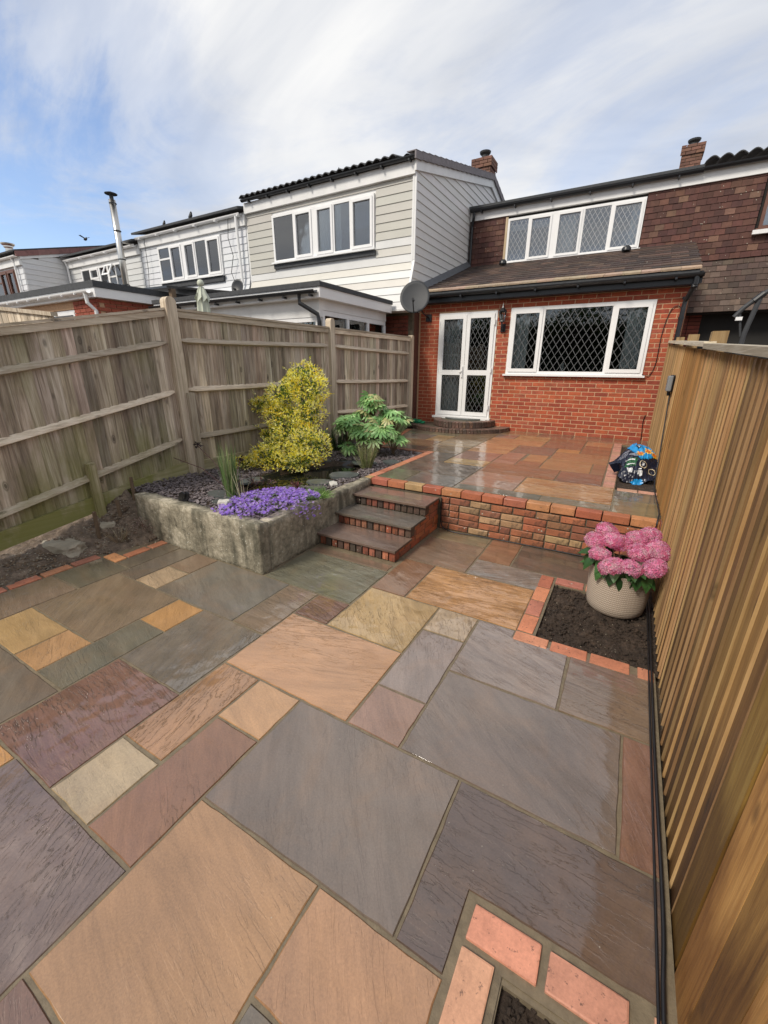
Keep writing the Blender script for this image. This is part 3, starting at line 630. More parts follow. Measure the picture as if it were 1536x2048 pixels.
# ---------------------------------------------------------------- concrete wall of the rockery
mb = MB()
def lumpy(x0, x1, y0, y1, z0, z1, st_=.05):
    nx, ny, nz = max(1, int((x1 - x0) / st_)), max(1, int((y1 - y0) / st_)), max(1, int((z1 - z0) / st_)); bm = bmesh.new()
    bmesh.ops.create_cube(bm, size=1)
    bmesh.ops.bisect_plane
    for v in bm.verts: v.co = Vector(((x0 + x1) / 2 + v.co.x * (x1 - x0), (y0 + y1) / 2 + v.co.y * (y1 - y0), (z0 + z1) / 2 + v.co.z * (z1 - z0)))
    for ax, n_, a, b in ((0, nx, x0, x1), (1, ny, y0, y1), (2, nz, z0, z1)):
        for i in range(1, n_):
            co = [0, 0, 0]; no = [0, 0, 0]; co[ax] = a + (b - a) * i / n_; no[ax] = 1
            bmesh.ops.bisect_plane(bm, geom=bm.verts[:] + bm.edges[:] + bm.faces[:], plane_co=co, plane_no=no)
    for v in bm.verts:
        p = v.co; q = p * 6
        d = Vector((mnoise.noise(q), mnoise.noise(q + Vector((9, 0, 0))), mnoise.noise(q + Vector((0, 9, 0))))) * .012 + Vector((mnoise.noise(p * 22), mnoise.noise(p * 22 + Vector((5, 0, 0))), mnoise.noise(p * 22 + Vector((0, 5, 0))))) * .005
        nb = sum(abs(c - e) < .002 for c, e in ((p.x, x0), (p.x, x1), (p.y, y0), (p.y, y1), (p.z, z1)) )
        v.co = p + d
    vs = [tuple(v.co) for v in bm.verts]; fs = [tuple(v.index for v in f.verts) for f in bm.faces]; 
    bm.verts.index_update(); fs = [tuple(v.index for v in f.verts) for f in bm.faces]; bm.free(); return vs, fs
cw = MB(); v_, f_ = lumpy(-4.25, -2.49, 2.235, 2.35, -.03, .452); cw.add(v_, f_)
v_, f_ = lumpy(-2.60, -2.49, 2.352, 4.02, -.03, .448); cw.add(v_, f_)
o = cw.build('concrete_wall', 'concrete', smooth=True); tag(o, 'weathered lichen covered concrete retaining wall around the rockery pond', 'concrete wall')
# ---------------------------------------------------------------- rockery ground
def rockz(x, y):
    z = .42 + max(0, -x - 4.2) * .02
    if -3.95 < x < -2.95 and 2.8 < y < 4.9:
        z -= .10 * max(0, 1 - ((x + 3.32 - (y - 3.8) * .12) / .42) ** 2 - ((y - 3.85) / .95) ** 2) ** .5 * 1.2
    return z
mbx = bed('rockery_bed', -4.75, -2.58, 2.33, 5.93, rockz, 'soil', .04, .02, 7)
bed('border_bed', -4.75, -3.40, 5.93, 8.75, lambda x, y: .44 + (.02 if x < -3.6 - (y - 6) * .23 else -.1), 'soil', .05, .02, 6)
def fs():
    while True:
        x, y = ru(-4.6, -2.62), ru(2.36, 5.85)
        ex, ey = (x + 3.32 - (y - 3.8) * .12) / .46, (y - 3.85) / 1.0
        if ex * ex + ey * ey < 1: continue
        if y > 3.4 and x < -3.9 and rnd() < .6: continue
        return x, y, rockz(x, y) + ru(.0, .025)
mb = MB(); mats = []
for _ in range(7500):
    x, y, z = fs(); r = ru(.009, .026); k = random.choice((4, 5, 5)); R3 = Matrix.Rotation(ru(-.55, .55), 3, 'X') @ Matrix.Rotation(ru(-.5, .5), 3, 'Y') @ Matrix.Rotation(rnd() * 6.3, 3, 'Z')
    b = [R3 @ Vector((r * ru(.7, 1.3) * math.cos(2 * PI * i / k), r * .6 * ru(.7, 1.2) * math.sin(2 * PI * i / k), 0)) for i in range(k)]
    t = [p + R3 @ Vector((0, 0, ru(.004, .007))) for p in b]
    mb.add([(x + p.x, y + p.y, z + p.z) for p in b + t], [tuple(range(k, 2 * k))] + [(i, (i + 1) % k, k + (i + 1) % k, k + i) for i in range(k)])
o = mb.build('slate_chippings', 'slate', color=(1.3, 1.25, 1.25)); kind(o, 'stuff'); tag(o, 'purple grey slate chippings spread over the rockery', 'slate chippings')
# pond
mb = MB(); n = 40; vs = [(-3.32 + (math.sin(2 * PI * i / n) * .97) * .12 + .40 * math.cos(2 * PI * i / n) * (1 + .12 * math.sin(3 * 2 * PI * i / n)), 3.85 + .93 * math.sin(2 * PI * i / n), .375) for i in range(n)]
mb.add(vs, [tuple(range(n))]); kind(mb.build('pond_water', 'water'), 'structure')
pl = MB()
for i in range(n):
    a, b = vs[i], vs[(i + 1) % n]; c = (-3.32, 3.85)
    def sc(p, k, z): return (c[0] + (p[0] - c[0]) * k, c[1] + (p[1] - c[1]) * k, z + .008 * math.sin(p[0] * 40) * math.cos(p[1] * 30))
    pl.add([sc(a, .96, .365), sc(b, .96, .365), sc(b, 1.06, .425), sc(a, 1.06, .425)], [(0, 1, 2, 3)]); pl.add([sc(a, 1.06, .425), sc(b, 1.06, .425), sc(b, 1.16, .43), sc(a, 1.16, .43)], [(0, 1, 2, 3)])
o = pl.build('pond_liner', 'liner', smooth=True); tag(o, 'black rubber liner showing around the edge of the small pond', 'pond liner')
SL = [(-3.50, 2.72, .17, .13, .2, 'grey green slate slab by the rushes at the front of the pond'), (-3.30, 2.60, .16, .12, .9, 'flat slate slab in front of the rushes beside the white stone'), (-2.93, 3.62, .19, .13, .5, 'flat slate slab at the middle of the near pond edge'), (-2.86, 3.98, .20, .15, .3, 'largest flat green slate slab on the near pond edge'),
      (-3.0, 3.22, .15, .12, .8, 'slate slab between the purple flowers and the pond'), (-2.82, 3.40, .12, .10, .4, 'small slate slab beside the rockery chippings above the steps'), (-3.75, 4.05, .20, .12, 1.2, 'slate slab at the foot of the yellow shrub'), (-3.72, 4.55, .2, .14, .2, 'dark slate slab at the far side of the pond'), (-3.02, 4.72, .22, .14, .1, 'slate slab behind the olive tuft by the pond'), (-2.74, 4.95, .13, .11, .3, 'grey slate rock beside the olive tuft and coping'), (-3.62, 3.25, .16, .1, 1.4, 'slate slab on the fence side of the pond behind the dark red plant')]
for x, y, a, b, r, lab in SL:
    k = 9; R2 = Matrix.Rotation(r, 2); mb = MB(); pts = []
    for i in range(k):
        q = R2 @ Vector((a * math.cos(2 * PI * i / k) * ru(.8, 1.12), b * math.sin(2 * PI * i / k) * ru(.8, 1.12))); pts.append((q.x, q.y))
    mb.prism(pts, 0, ru(.018, .03)); o = mb.build('slate_slab', 'slab_slate', loc=(0, 0, 0)); o.location = (x, y, .425 + ru(0, .012)); o.rotation_euler = (ru(-.06, .06), ru(-.06, .06), 0); tag(o, lab, 'slate slab', 'slate slabs round the pond')
def rock(name, x, y, z, sx, sy, sz, mat, lab, cat='stone'):
    bm = bmesh.new(); bmesh.ops.create_icosphere(bm, subdivisions=3, radius=1)
    for v in bm.verts:
        d = v.co.normalized(); k = 1 + .22 * mnoise.noise(d * 1.7 + Vector((x, y, 0)) * 5) + .07 * mnoise.noise(d * 6 + Vector((x, y, 0)))
        c = [max(-.72, min(.72, q)) for q in d]; v.co = Vector((c[0] * sx, c[1] * sy, c[2] * sz)) * k * 1.3
    me = bpy.data.meshes.new(name); bm.to_mesh(me); bm.free(); me.materials.append(M[mat]); o = link(name, me, (x, y, z)); o.rotation_euler = (0, 0, rnd() * 3)
    tag(o, lab, cat); return o
rock('white_stone', -3.13, 2.44, .475, .055, .045, .04, 'pebble', 'round white stone at the left end of the purple flowers')
rock('pale_stone', -2.74, 3.62, .44, .075, .045, .025, 'pebble', 'flat buff stone among the chippings above the steps')
rock('boulder', -4.42, 1.58, .05, .20, .11, .075, 'buff', 'rough pale boulder lying at the foot of the old fence', 'boulder')
rock('small_boulder', -4.4, 2.0, .15, .07, .05, .04, 'buff', 'small pale rock beside the fence stake', 'boulder')

# ================================================================== LEFT FENCE
lf = thing('weathered_fence', 'weathered grey closeboard fence with arris rails along the left side', 'fence', (-4.55, 3.16, 0))
def ztop(b, y):
    return 2.275 - .19 * (3.06 - y) if b == 0 else 2.285
def zbot(b, y):
    return .155 + .145 * (y - 1.175) + .0 if b == 0 else .45
bpr = []
for k in range(5):   # feather-edge board: thick edge on +y side
    mb = MB(); w = .105
    mb.hexa([(0, 0, 0), (.010, 0, 0), (.020, w, 0), (0, w, 0), (0, 0, 1), (.010, 0, 1), (.020, w, 1), (0, w, 1)])
    me = bpy.data.meshes.new('feather_board'); me.from_pydata(mb.v, [], mb.f); me.materials.append(M['oldwood']); bpr.append(me)
def board_old(x, y, z0, z1, ang, tintc):
    # real-length mesh so that the grain is not stretched
    w = .107; mb = MB(); t = ru(.017, .025); e = ru(-.004, .004)
    mb.hexa([(0, 0, 0), (.006, 0, 0), (t + .006, w, 0), (0, w, 0), (0, 0, z1 - z0), (.006, 0, z1 - z0), (t + .006, w, z1 - z0), (0, w, z1 - z0)])
    o = mb.build('board', 'oldwood', lf, loc=(0, 0, 0)); o.location = Vector((x, y, z0)) - wpos(lf); o.rotation_euler = (ru(-.006, .006), 0, ang + ru(-.02, .02)); o.color = (*tintc, 1); return o
bays = [((-4.6, -.55), (-4.6, 3.10)), ((-4.59, 3.22), (-4.41, 5.79)), ((-4.40, 5.90), (-4.22, 8.34))]
for b, (p, q) in enumerate(bays):
    p = Vector(p); q = Vector(q); dv = (q - p); Ln = dv.length; dv.normalize(); ang = math.atan2(dv.y, dv.x) - PI / 2; nb = int(Ln / .094)
    nrm = Vector((dv.y, -dv.x))
    for i in range(nb):
        c = p + dv * (i * Ln / nb); y = c.y
        zb = zbot(b, y) + (.155 if b == 0 else (.14 if b == 1 else 0)) - ru(0, .012)
        board_old(c.x, c.y, zb, ztop(b, y) - .02, ang, vary((1, 1, 1), .22, .04))
    # three arris rails with chamfered ends, cap rail, cap, gravel board
    for k in range(3):
        zz_ = {0: lambda y, k=k: (.85, 1.40, 1.93)[k] - (3.0 - y) * (.215, .20, .19)[k], 1: lambda y, k=k: (.87, 1.43, 1.97)[k] + (y - 3.2) * (.03, .018, .02)[k], 2: lambda y, k=k: (.95, 1.46, 2.02)[k] - (y - 5.9) * (.02, .015, .02)[k]}[b]
        s0, s1 = (.02, Ln - .02)
        mb = MB(); secs = []
        for s, sc_ in ((s0, .45), (s0 + .10, 1), (Ln * .35, 1), (Ln * .7, 1), (s1 - .10, 1), (s1, .45)):
            c = p + dv * s; z = zz_(c.y) + (-.008 * math.sin(PI * s / Ln)); w = .062 * sc_; h = .068 * sc_
            secs.append([(c.x + nrm.x * .016, c.y + nrm.y * .016, z - h * .55), (c.x + nrm.x * (.016 + w), c.y + nrm.y * (.016 + w), z - h * .28), (c.x + nrm.x * (.016 + w * .9), c.y + nrm.y * (.016 + w * .9), z + h * .02), (c.x + nrm.x * .016, c.y + nrm.y * .016, z + h * .5)])
        for sct in secs: mb.v += sct
        for i in range(len(secs) - 1):
            for j in range(4): a = i * 4 + j; bb = i * 4 + (j + 1) % 4; mb.f.append((a, a + 4, bb + 4, bb))
        mb.f.append((0, 1, 2, 3)); e = (len(secs) - 1) * 4; mb.f.append((e + 3, e + 2, e + 1, e))
        rail = mb.build('rail', 'oldrail_y', lf)
    # rails run along y: give them grain by rotating data: handled with a rotated copy of coordinates
    mb = MB(); c0, c1 = p, q
    def strip(n0, n1, za, zb_):
        pts = []
        for zf in (za, zb_):
            for (c, nn) in ((c0, n0), (c0, n1), (c1, n1), (c1, n0)): pts.append((c.x + nrm.x * nn, c.y + nrm.y * nn, ztop(b, c.y) + zf))
        return pts
    mb.hexa(strip(.018, .052, -.075, -.012)); mb.build('cap_rail', 'oldrail_y', lf)
    mb = MB(); mb.hexa(strip(-.02, .064, -.010, .014)); mb.build('capping', 'oldrail_y', lf)
    if b < 2:
        mb = MB(); pts = []
        for zf in (0, 1):
            for (c, nn) in ((c0, .022), (c0, .050), (c1, .050), (c1, .022)): pts.append((c.x + nrm.x * nn, c.y + nrm.y * nn, zbot(b, c.y) - (.0 if b == 0 else .03) + zf * .16))
        mb.hexa(pts); mb.build('gravel_board', 'oldwood_y', lf)
def post(x, y, z0, z1, w, d, mat, parent, ang=0, rounded=True):
    mb = MB(); prof = [(-w / 2, z0), (w / 2, z0)]
    if rounded:
        for i in range(9): a = PI * i / 8; prof.append((w / 2 * math.cos(a), z1 - w * .45 + w * .45 * math.sin(a)))
    else: prof += [(w / 2, z1), (-w / 2, z1)]
    n = len(prof)
    R2 = Matrix.Rotation(ang, 2)
    for s in (-d / 2, d / 2):
        for (a, z) in prof: q = R2 @ Vector((s, a)); mb.v.append((x + q.x, y + q.y, z))
    mb.f += [tuple(range(n))[::-1], tuple(range(n, 2 * n))] + [(i, (i + 1) % n, n + (i + 1) % n, n + i) for i in range(n)]
    return mb.build('post', mat, parent)
post(-4.555, 3.16, .2, 2.41, .125, .10, 'oldrail', lf); post(-4.375, 5.85, .3, 2.43, .115, .10, 'oldrail', lf, .0); post(-4.20, 8.42, .3, 2.33, .10, .10, 'oldrail', lf)
sp_ = post(-4.49, 3.22, .25, 1.40, .085, .055, 'oldrail', lf, 0, False); sp_.name = 'support_post'; sp_['label'] = 'pale repair post bolted to the foot of the first fence post'
mb = MB(); mb.box(-4.555, -4.50, 1.98, 2.06, -.02, .78); mb.build('strut', 'oldwood', lf)
for x, y, zt, tl, lab in ((-4.33, 1.86, .40, .12, 'thin dark stake leaning beside the boulder'), (-4.36, 2.12, .42, -.1, 'thin dark stake just right of the fence strut'), (-4.42, 2.42 - .1, .62, 0.02, 'short rusty stake by the end of the concrete wall')):
    mb = MB(); mb.box(-.012, .012, -.012, .012, 0, zt - .05); o = mb.build('wooden_stake', 'twig', loc=(0, 0, 0)); o.location = (x, y, .02); o.rotation_euler = (tl * .6, tl, .3); tag(o, lab, 'stake', 'stakes along the old fence')

# ================================================================== RIGHT FENCE
rf = thing('new_fence', 'new golden brown closeboard fence running along the right side of the garden', 'fence', (.45, 3, 0))
def rtop(y): return 1.668 + .052 * y
y = 1.235; i = 0
while y < 8.68:
    w = ru(.080, .098); z0 = .015 if y < 4.03 else .47
    z0 = z0 - .02 * rnd() if y >= 4.03 else z0 + ru(-.015, .01) + (0 if y > 2 else -.06)
    pale = 3.93 <= y < 5.60
    zt = rtop(y) - .045; tk = ru(.008, .015)
    mb = MB()
    mb.hexa([(.0, 0, 0), (.02, 0, 0), (.02, w + .012, 0), (tk, w + .012, 0), (.0, 0, zt - z0), (.02, 0, zt - z0), (.02, w + .012, zt - z0), (tk, w + .012, zt - z0)])
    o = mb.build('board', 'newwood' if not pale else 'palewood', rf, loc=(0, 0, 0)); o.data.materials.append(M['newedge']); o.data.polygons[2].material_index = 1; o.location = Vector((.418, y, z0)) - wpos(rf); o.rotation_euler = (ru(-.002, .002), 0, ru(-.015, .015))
    o.color = (*(vary((1, 1, 1), .16, .04) if not pale else vary((.80, .68, .5), .08, .03)), 1)
    y += w; i += 1
for (ya, yb, pl_) in ((1.2, 3.93, 0), (3.93, 5.60, 1), (5.60, 8.7, 1)):
    mb = MB(); x0, x1 = (.398, .472)
    off = .012 * pl_
    mb.hexa([(x0, ya, rtop(ya) - .035 + off), (x1, ya, rtop(ya) - .035 + off), (x1, yb, rtop(yb) - .035 + off), (x0, yb, rtop(yb) - .035 + off), (x0, ya, rtop(ya) + off), (x1, ya, rtop(ya) + off), (x1, yb, rtop(yb) + off), (x0, yb, rtop(yb) + off)])
    o = mb.build('capping', 'palewood_y', rf, color=(1.05, 1.1, 1.15))
for yy, zt in ((3.97, 1.955), (5.78, 2.045), (7.58, 2.12)):
    mb = MB(); mb.box(.440, .535, yy, yy + .10, -.05, zt); o = mb.build('post', 'palewood', rf, color=(.85, .72, .5))
mb = MB(); mb.box(.445, .485, -1.2, 4.03, -.12, .06); mb.build('gravel_board', 'palewood_y', rf, color=(1, .95, .9))
# the last post and wide boards beside the camera
def vb(y0, y1, x, zt0, nm, colr, mat='newwood', th=.03):
    mb = MB(); mb.box(0, th, 0, y1 - y0, -.15, zt0); o = mb.build(nm, mat, rf, loc=(0, 0, 0)); o.location = Vector((x, y0, 0)) - wpos(rf); o.color = (*colr, 1); return o
vb(1.083, 1.222, .418, rtop(1.1) + .03, 'post', (.98, 1.1, .85), th=.1)
y = 1.045
vb(1.045, 1.083, .425, rtop(1.05), 'board', (.62, .62, .5))  # gap strip beside the post, its shade put in as a darker tint
for k in range(7): vb(y - .15, y - .002, .410, rtop(y) - .03, 'board', vary((1.9, 1.8, 1.7), .06)); y -= .15
mb = MB(); mb.hexa([(.398, -.9, rtop(-.9) - .035), (.472, -.9, rtop(-.9) - .035), (.472, 1.06, rtop(1.06) - .035), (.398, 1.06, rtop(1.06) - .035), (.398, -.9, rtop(-.9)), (.472, -.9, rtop(-.9)), (.472, 1.06, rtop(1.06)), (.398, 1.06, rtop(1.06))]); mb.build('capping', 'palewood_y', rf)

# ================================================================== HOUSE HELPERS
def holes_wall(X0, X1, Z0, Z1, holes, y0, y1, name, mat, parent):
    xs = sorted({X0, X1, *[h[0] for h in holes], *[h[1] for h in holes]}); mb = MB()
    xs = [x for x in xs if X0 <= x <= X1]
    for a, b in zip(xs, xs[1:]):
        segs = [(Z0, Z1)]
        for h in holes:
            if h[0] < (a + b) / 2 < h[1]:
                ns = []
                for s in segs:
                    if h[2] > s[0]: ns.append((s[0], min(h[2], s[1])))
                    if h[3] < s[1]: ns.append((max(h[3], s[0]), s[1]))
                segs = ns
        for z0, z1 in segs:
            if z1 > z0: mb.box(a, b, y0, y1, z0, z1)
    return mb.build(name, mat, parent)
def clip_line(x0, z0, x1, z1, R):
    t0, t1 = 0.0, 1.0; dx, dz = x1 - x0, z1 - z0
    for p, q in ((-dx, x0 - R[0]), (dx, R[1] - x0), (-dz, z0 - R[2]), (dz, R[3] - z0)):
        if abs(p) < 1e-9:
            if q < 0: return None
        else:
            r = q / p
            if p < 0: t0 = max(t0, r)
            else: t1 = min(t1, r)
    if t0 >= t1: return None
    return x0 + dx * t0, z0 + dz * t0, x0 + dx * t1, z0 + dz * t1
def lattice(mb, R, y, dw, dh, w=.0035):
    x0, x1, z0, z1 = R; W_, H_ = x1 - x0, z1 - z0; n = int((W_ / dw + H_ / dh)) + 2; cx = (x0 + x1) / 2
    for s in (1, -1):
        for i in range(-n, n + 1):
            xx = cx + i * dw
            L_ = clip_line(xx - s * dw * 20, z0 - dh * 20, xx + s * dw * 20, z0 + dh * 20, R)
            if not L_: continue
            a = Vector((L_[0], L_[1])); b = Vector((L_[2], L_[3])); d = (b - a)
            if d.length < .02: continue
            d.normalize(); nn = Vector((-d.y, d.x)) * w
            p = [a + nn, a - nn, b - nn, b + nn]
            mb.hexa([(q.x, y, q.y) for q in p] + [(q.x, y - .003, q.y) for q in p])
def frame_bars(mb, x0, x1, z0, z1, w, y0, y1):
    mb.box(x0, x1, y0, y1, z0, z0 + w); mb.box(x0, x1, y0, y1, z1 - w, z1); mb.box(x0, x0 + w, y0, y1, z0 + w, z1 - w); mb.box(x1 - w, x1, y0, y1, z0 + w, z1 - w)
def window(parent, X0, X1, Z0, Z1, Y, cells, lat=None, fmat='upvc', sill=True, fw=.055, sash_w=.05, name='window', transom=None, lead_w=.0035, gl='skyglass'):
    """cells: list of (x0, x1, opening, [z splits]) in world x"""
    mb = MB(); frame_bars(mb, X0, X1, Z0, Z1, fw, Y - .015, Y + .05)
    for a, b in zip(cells, cells[1:]): mb.box(a[1], b[0], Y - .014, Y + .049, Z0 + fw, Z1 - fw)
    if sill: mb.box(X0 - .04, X1 + .04, Y - .075, Y - .016, Z0 - .028, Z0 + .006)
    w = mb.build(name, fmat, parent)
    for c in cells:
        x0, x1, op = c[0], c[1], c[2]; zs = [Z0 + fw] + (list(c[3]) if len(c) > 3 else []) + [Z1 - fw]
        for k, (za, zb) in enumerate(zip(zs, zs[1:])):
            if k: m2 = MB(); m2.box(x0, x1, Y - .013, Y + .048, za - .022, za + .022); m2.build('transom', fmat, w); za += .022
            if k < len(zs) - 2: zb -= .022
            r = (x0, x1, za, zb); o_ = op if not isinstance(op, (tuple, list)) else op[k]
            if o_:
                m2 = MB(); frame_bars(m2, x0 - .012, x1 + .012, za - .012, zb + .012, sash_w, Y - .034, Y + .03); m2.build('sash', fmat, w); r = (x0 + sash_w - .012, x1 - sash_w + .012, za + sash_w - .012, zb - sash_w + .012)
            m2 = MB(); m2.box(r[0] - .004, r[1] + .004, Y + .004, Y + .010, r[2] - .004, r[3] + .004); m2.build('pane', gl, w)
            if lat: m2 = MB(); lattice(m2, r, Y + .001, lat[0], lat[1], lead_w); m2.build('leading', 'leading' if gl == 'glass' else 'leading_pale', w)
    return w
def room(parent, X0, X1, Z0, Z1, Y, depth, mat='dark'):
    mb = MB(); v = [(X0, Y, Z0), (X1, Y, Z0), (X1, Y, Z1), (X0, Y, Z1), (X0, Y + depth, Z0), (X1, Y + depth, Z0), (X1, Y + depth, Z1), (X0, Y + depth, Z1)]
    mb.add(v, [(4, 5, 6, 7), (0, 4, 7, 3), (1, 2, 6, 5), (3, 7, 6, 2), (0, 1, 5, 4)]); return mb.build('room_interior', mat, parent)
def curtain(parent, X0, X1, Z0, Z1, Y, folds=8, col=None, amp=.02):
    mb = MB(); n = folds * 6
    for i in range(n + 1):
        x = X0 + (X1 - X0) * i / n; y = Y + amp * math.sin(i / 6 * 2 * PI) + amp * .4 * math.sin(i * .37)
        mb.v += [(x, y, Z0), (x, y * 1.0 + 0.0, Z1)]
    for i in range(n): a = 2 * i; mb.f.append((a, a + 2, a + 3, a + 1))
    return mb.build('curtain', 'curtain', parent, smooth=True)
def gutter(mb, x0, x1, y, z, r=.056):
    n = 8; o = len(mb.v)
    for x in (x0, x1):
        for k in range(n + 1): a = PI + PI * k / n; mb.v.append((x, y + r * math.cos(a), z + r * math.sin(a)))
        for k in range(n + 1): a = 2 * PI - PI * k / n; mb.v.append((x, y + (r - .006) * math.cos(a), z + (r - .006) * math.sin(a)))
    m = 2 * (n + 1)
    for k in range(m): mb.f.append((o + k, o + (k + 1) % m, o + m + (k + 1) % m, o + m + k))
    mb.f.append(tuple(o + k for k in range(m))); mb.f.append(tuple(o + m + k for k in range(m))[::-1])
def tile_wall(parent, X0, X1, Z0, Z1, holes, yf, gauge, tw, cols, cap, mat='browntile', name='tile', lean=.045):
    """hung tiles; returns list of specs, the first `cap` become parts, the rest one joined part"""
    protos = []
    for k in range(5):
        bm = bmesh.new(); bmesh.ops.create_cube(bm, size=1)
        for v in bm.verts: v.co = Vector((v.co.x * (tw - .004), v.co.y * .021, (v.co.z + .5) * (gauge + .03)))
        for v in bm.verts: v.co += Vector((ru(-.001, .001), ru(-.002, .002), ru(-.002, .002)))
        me = bpy.data.meshes.new(name); bm.to_mesh(me); bm.free(); me.materials.append(M[mat]); protos.append(me)
    specs = []; r = 0; z = Z0
    while z < Z1 - .02:
        x = X0 - (tw / 2 if r % 2 else 0)
        while x < X1:
            a, b = max(x, X0), min(x + tw, X1)
            segs = [(a, b)]
            for h in holes:
                if h[2] < z + gauge * .6 < h[3]:
                    ns = []
                    for s in segs:
                        if s[1] <= h[0] or s[0] >= h[1]: ns.append(s)
                        else:
                            if s[0] < h[0]: ns.append((s[0], h[0]))
                            if s[1] > h[1]: ns.append((h[1], s[1]))
                    segs = ns
            for s in segs:
                if s[1] - s[0] > .02: specs.append((s[0], s[1], z))
            x += tw
        z += gauge; r += 1
    return specs, protos
def place_tiles(specs, protos, parent, yf, tw, gauge, cols, cap, name='tile', lean=.09, mat='browntile', key=None):
    if key: specs = sorted(specs, key=key)
    rest = MB()
    for i, (a, b, z) in enumerate(specs):
        y, ln = yf(z) if callable(yf) else (yf, lean)
        if i < cap:
            o = link(name, random.choice(protos), ((a + b) / 2, y, z), parent, vary(random.choice(cols), .18)); o.scale = ((b - a) / tw, 1, 1); o.rotation_euler = (-ln + ru(-.012, .012), ru(-.01, .01), 0)
        else:
            dy = math.sin(ln) * (gauge + .03)
            rest.hexa([(a + .002, y - .0065, z), (b - .002, y - .0065, z), (b - .002, y + .0065, z), (a + .002, y + .0065, z), (a + .002, y + dy - .0065, z + gauge + .03), (b - .002, y + dy - .0065, z + gauge + .03), (b - .002, y + dy + .0065, z + gauge + .03), (a + .002, y + dy + .0065, z + gauge + .03)])
    if rest.v: kind(rest.build(name + '_field', mat, parent, color=cols[0]), 'stuff')

# ================================================================== MAIN HOUSE
H = thing('brick_house', 'red brick house with white french doors and brown tiled lean-to roof', 'house', (-1.8, 8.8, TZ))
DOOR = (-3.725, -2.505, .675, 2.75); WIN = (-2.245, .125, 1.575, 2.775)
holes_wall(-4.205, .555, .3, 3.02, [DOOR, WIN], 8.806, 8.95, 'wall', 'mortar', H)
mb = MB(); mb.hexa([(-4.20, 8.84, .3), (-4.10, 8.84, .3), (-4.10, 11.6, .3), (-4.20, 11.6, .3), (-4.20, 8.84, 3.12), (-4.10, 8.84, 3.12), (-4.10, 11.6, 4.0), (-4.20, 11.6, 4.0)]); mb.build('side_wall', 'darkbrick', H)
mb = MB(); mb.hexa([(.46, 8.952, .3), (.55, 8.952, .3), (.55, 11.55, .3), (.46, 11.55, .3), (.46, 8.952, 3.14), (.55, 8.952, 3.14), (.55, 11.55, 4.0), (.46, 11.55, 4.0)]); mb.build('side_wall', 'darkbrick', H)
fproto = [cbox('wall_brick', .2155, .03, .0655, .003, 'brick', .0010) for _ in range(6)]
HC = [(.36, .075, .032), (.32, .062, .028), (.40, .09, .038), (.28, .055, .028), (.34, .085, .045)]
bs = []; z = .458; r = 0
while z < 3.0:
    x = -4.17 - (.1125 if r % 2 else 0)
    while x < .555:
        segs = [(max(x, -4.17), min(x + .225, .555))]
        for h in (DOOR, WIN):
            if h[2] < z + .04 < h[3]:
                ns = []
                for s in segs:
                    if s[1] <= h[0] or s[0] >= h[1]: ns.append(s)
                    else:
                        if s[0] < h[0]: ns.append((s[0], h[0]))
                        if s[1] > h[1]: ns.append((h[1], s[1]))
                segs = ns
        for s in segs:
            if s[1] - s[0] > .03: bs.append((s[0], s[1], z))
        x += .225
    z += .075; r += 1
bs.sort(key=lambda s: -s[0])
rest = MB()
for i, (a, b, z) in enumerate(bs):
    if i < 298:
        o = link('brick', random.choice(fproto), ((a + b) / 2, 8.802 + .015 + ru(-.001, .001), z), H, vary(random.choice(HC), .1, .04)); o.scale = ((b - a - .012) / .2155, 1, .97)
    else: 
        rest.box(a + .006, b - .006, 8.802, 8.83, z, z + .0635)
kind(rest.build('brick_field', 'brick', H, color=(.34, .072, .032)), 'stuff')
# door
dr = MB(); frame_bars(dr, DOOR[0], DOOR[1], DOOR[2], DOOR[3], .055, 8.785, 8.85); dr.box(DOOR[0] - .04, DOOR[1] + .04, 8.70, 8.784, DOOR[2] - .035, DOOR[2] + .012)
door = dr.build('door_frame', 'upvc', H)
xm = (DOOR[0] + DOOR[1]) / 2
for k, (a, b) in enumerate(((DOOR[0] + .045, xm - .004), (xm + .004, DOOR[1] - .045))):
    mb = MB(); z0, z1 = DOOR[2] + .045, DOOR[3] - .045; frame_bars(mb, a, b, z0, z1, .075, 8.762, 8.82); mb.box(a + .075, b - .075, 8.763, 8.819, 1.545, 1.645)
    lf_ = mb.build('door_leaf', 'upvc', H)
    for (za, zb) in ((z0 + .075, 1.545), (1.645, z1 - .075)):
        R_ = (a + .075, b - .075, za, zb)
        m2 = MB(); m2.box(R_[0] - .003, R_[1] + .003, 8.79, 8.796, za - .003, zb + .003); m2.build('pane', 'glass', lf_)
        m2 = MB(); lattice(m2, R_, 8.787, .098, .165, .0034); m2.build('leading', 'leading', lf_)
    if k == 0:
        m2 = MB(); m2.box(b - .045, b - .02, 8.735, 8.762, 1.50, 1.72); m2.box(b - .10, b - .025, 8.715, 8.734, 1.615, 1.635); m2.build('handle', 'upvc', lf_)
    m2 = MB()
    for zq in (.86, 1.6, 2.5): m2.tube([((a - .012) if k == 0 else (b + .012), 8.755, zq), ((a - .012) if k == 0 else (b + .012), 8.755, zq + .1)], .011, 8)
    m2.build('hinge', 'upvc', lf_)
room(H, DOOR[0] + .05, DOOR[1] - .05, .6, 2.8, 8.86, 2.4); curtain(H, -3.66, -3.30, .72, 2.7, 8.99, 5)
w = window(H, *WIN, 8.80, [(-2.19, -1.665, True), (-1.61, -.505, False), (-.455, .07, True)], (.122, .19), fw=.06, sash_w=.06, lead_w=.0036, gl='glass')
room(H, WIN[0] + .03, WIN[1] - .03, 1.5, 2.8, 8.87, 2.4); curtain(H, -2.2, -1.90, 1.64, 2.74, 8.915, 5); curtain(H, -.26, .06, 1.64, 2.74, 8.915, 6)
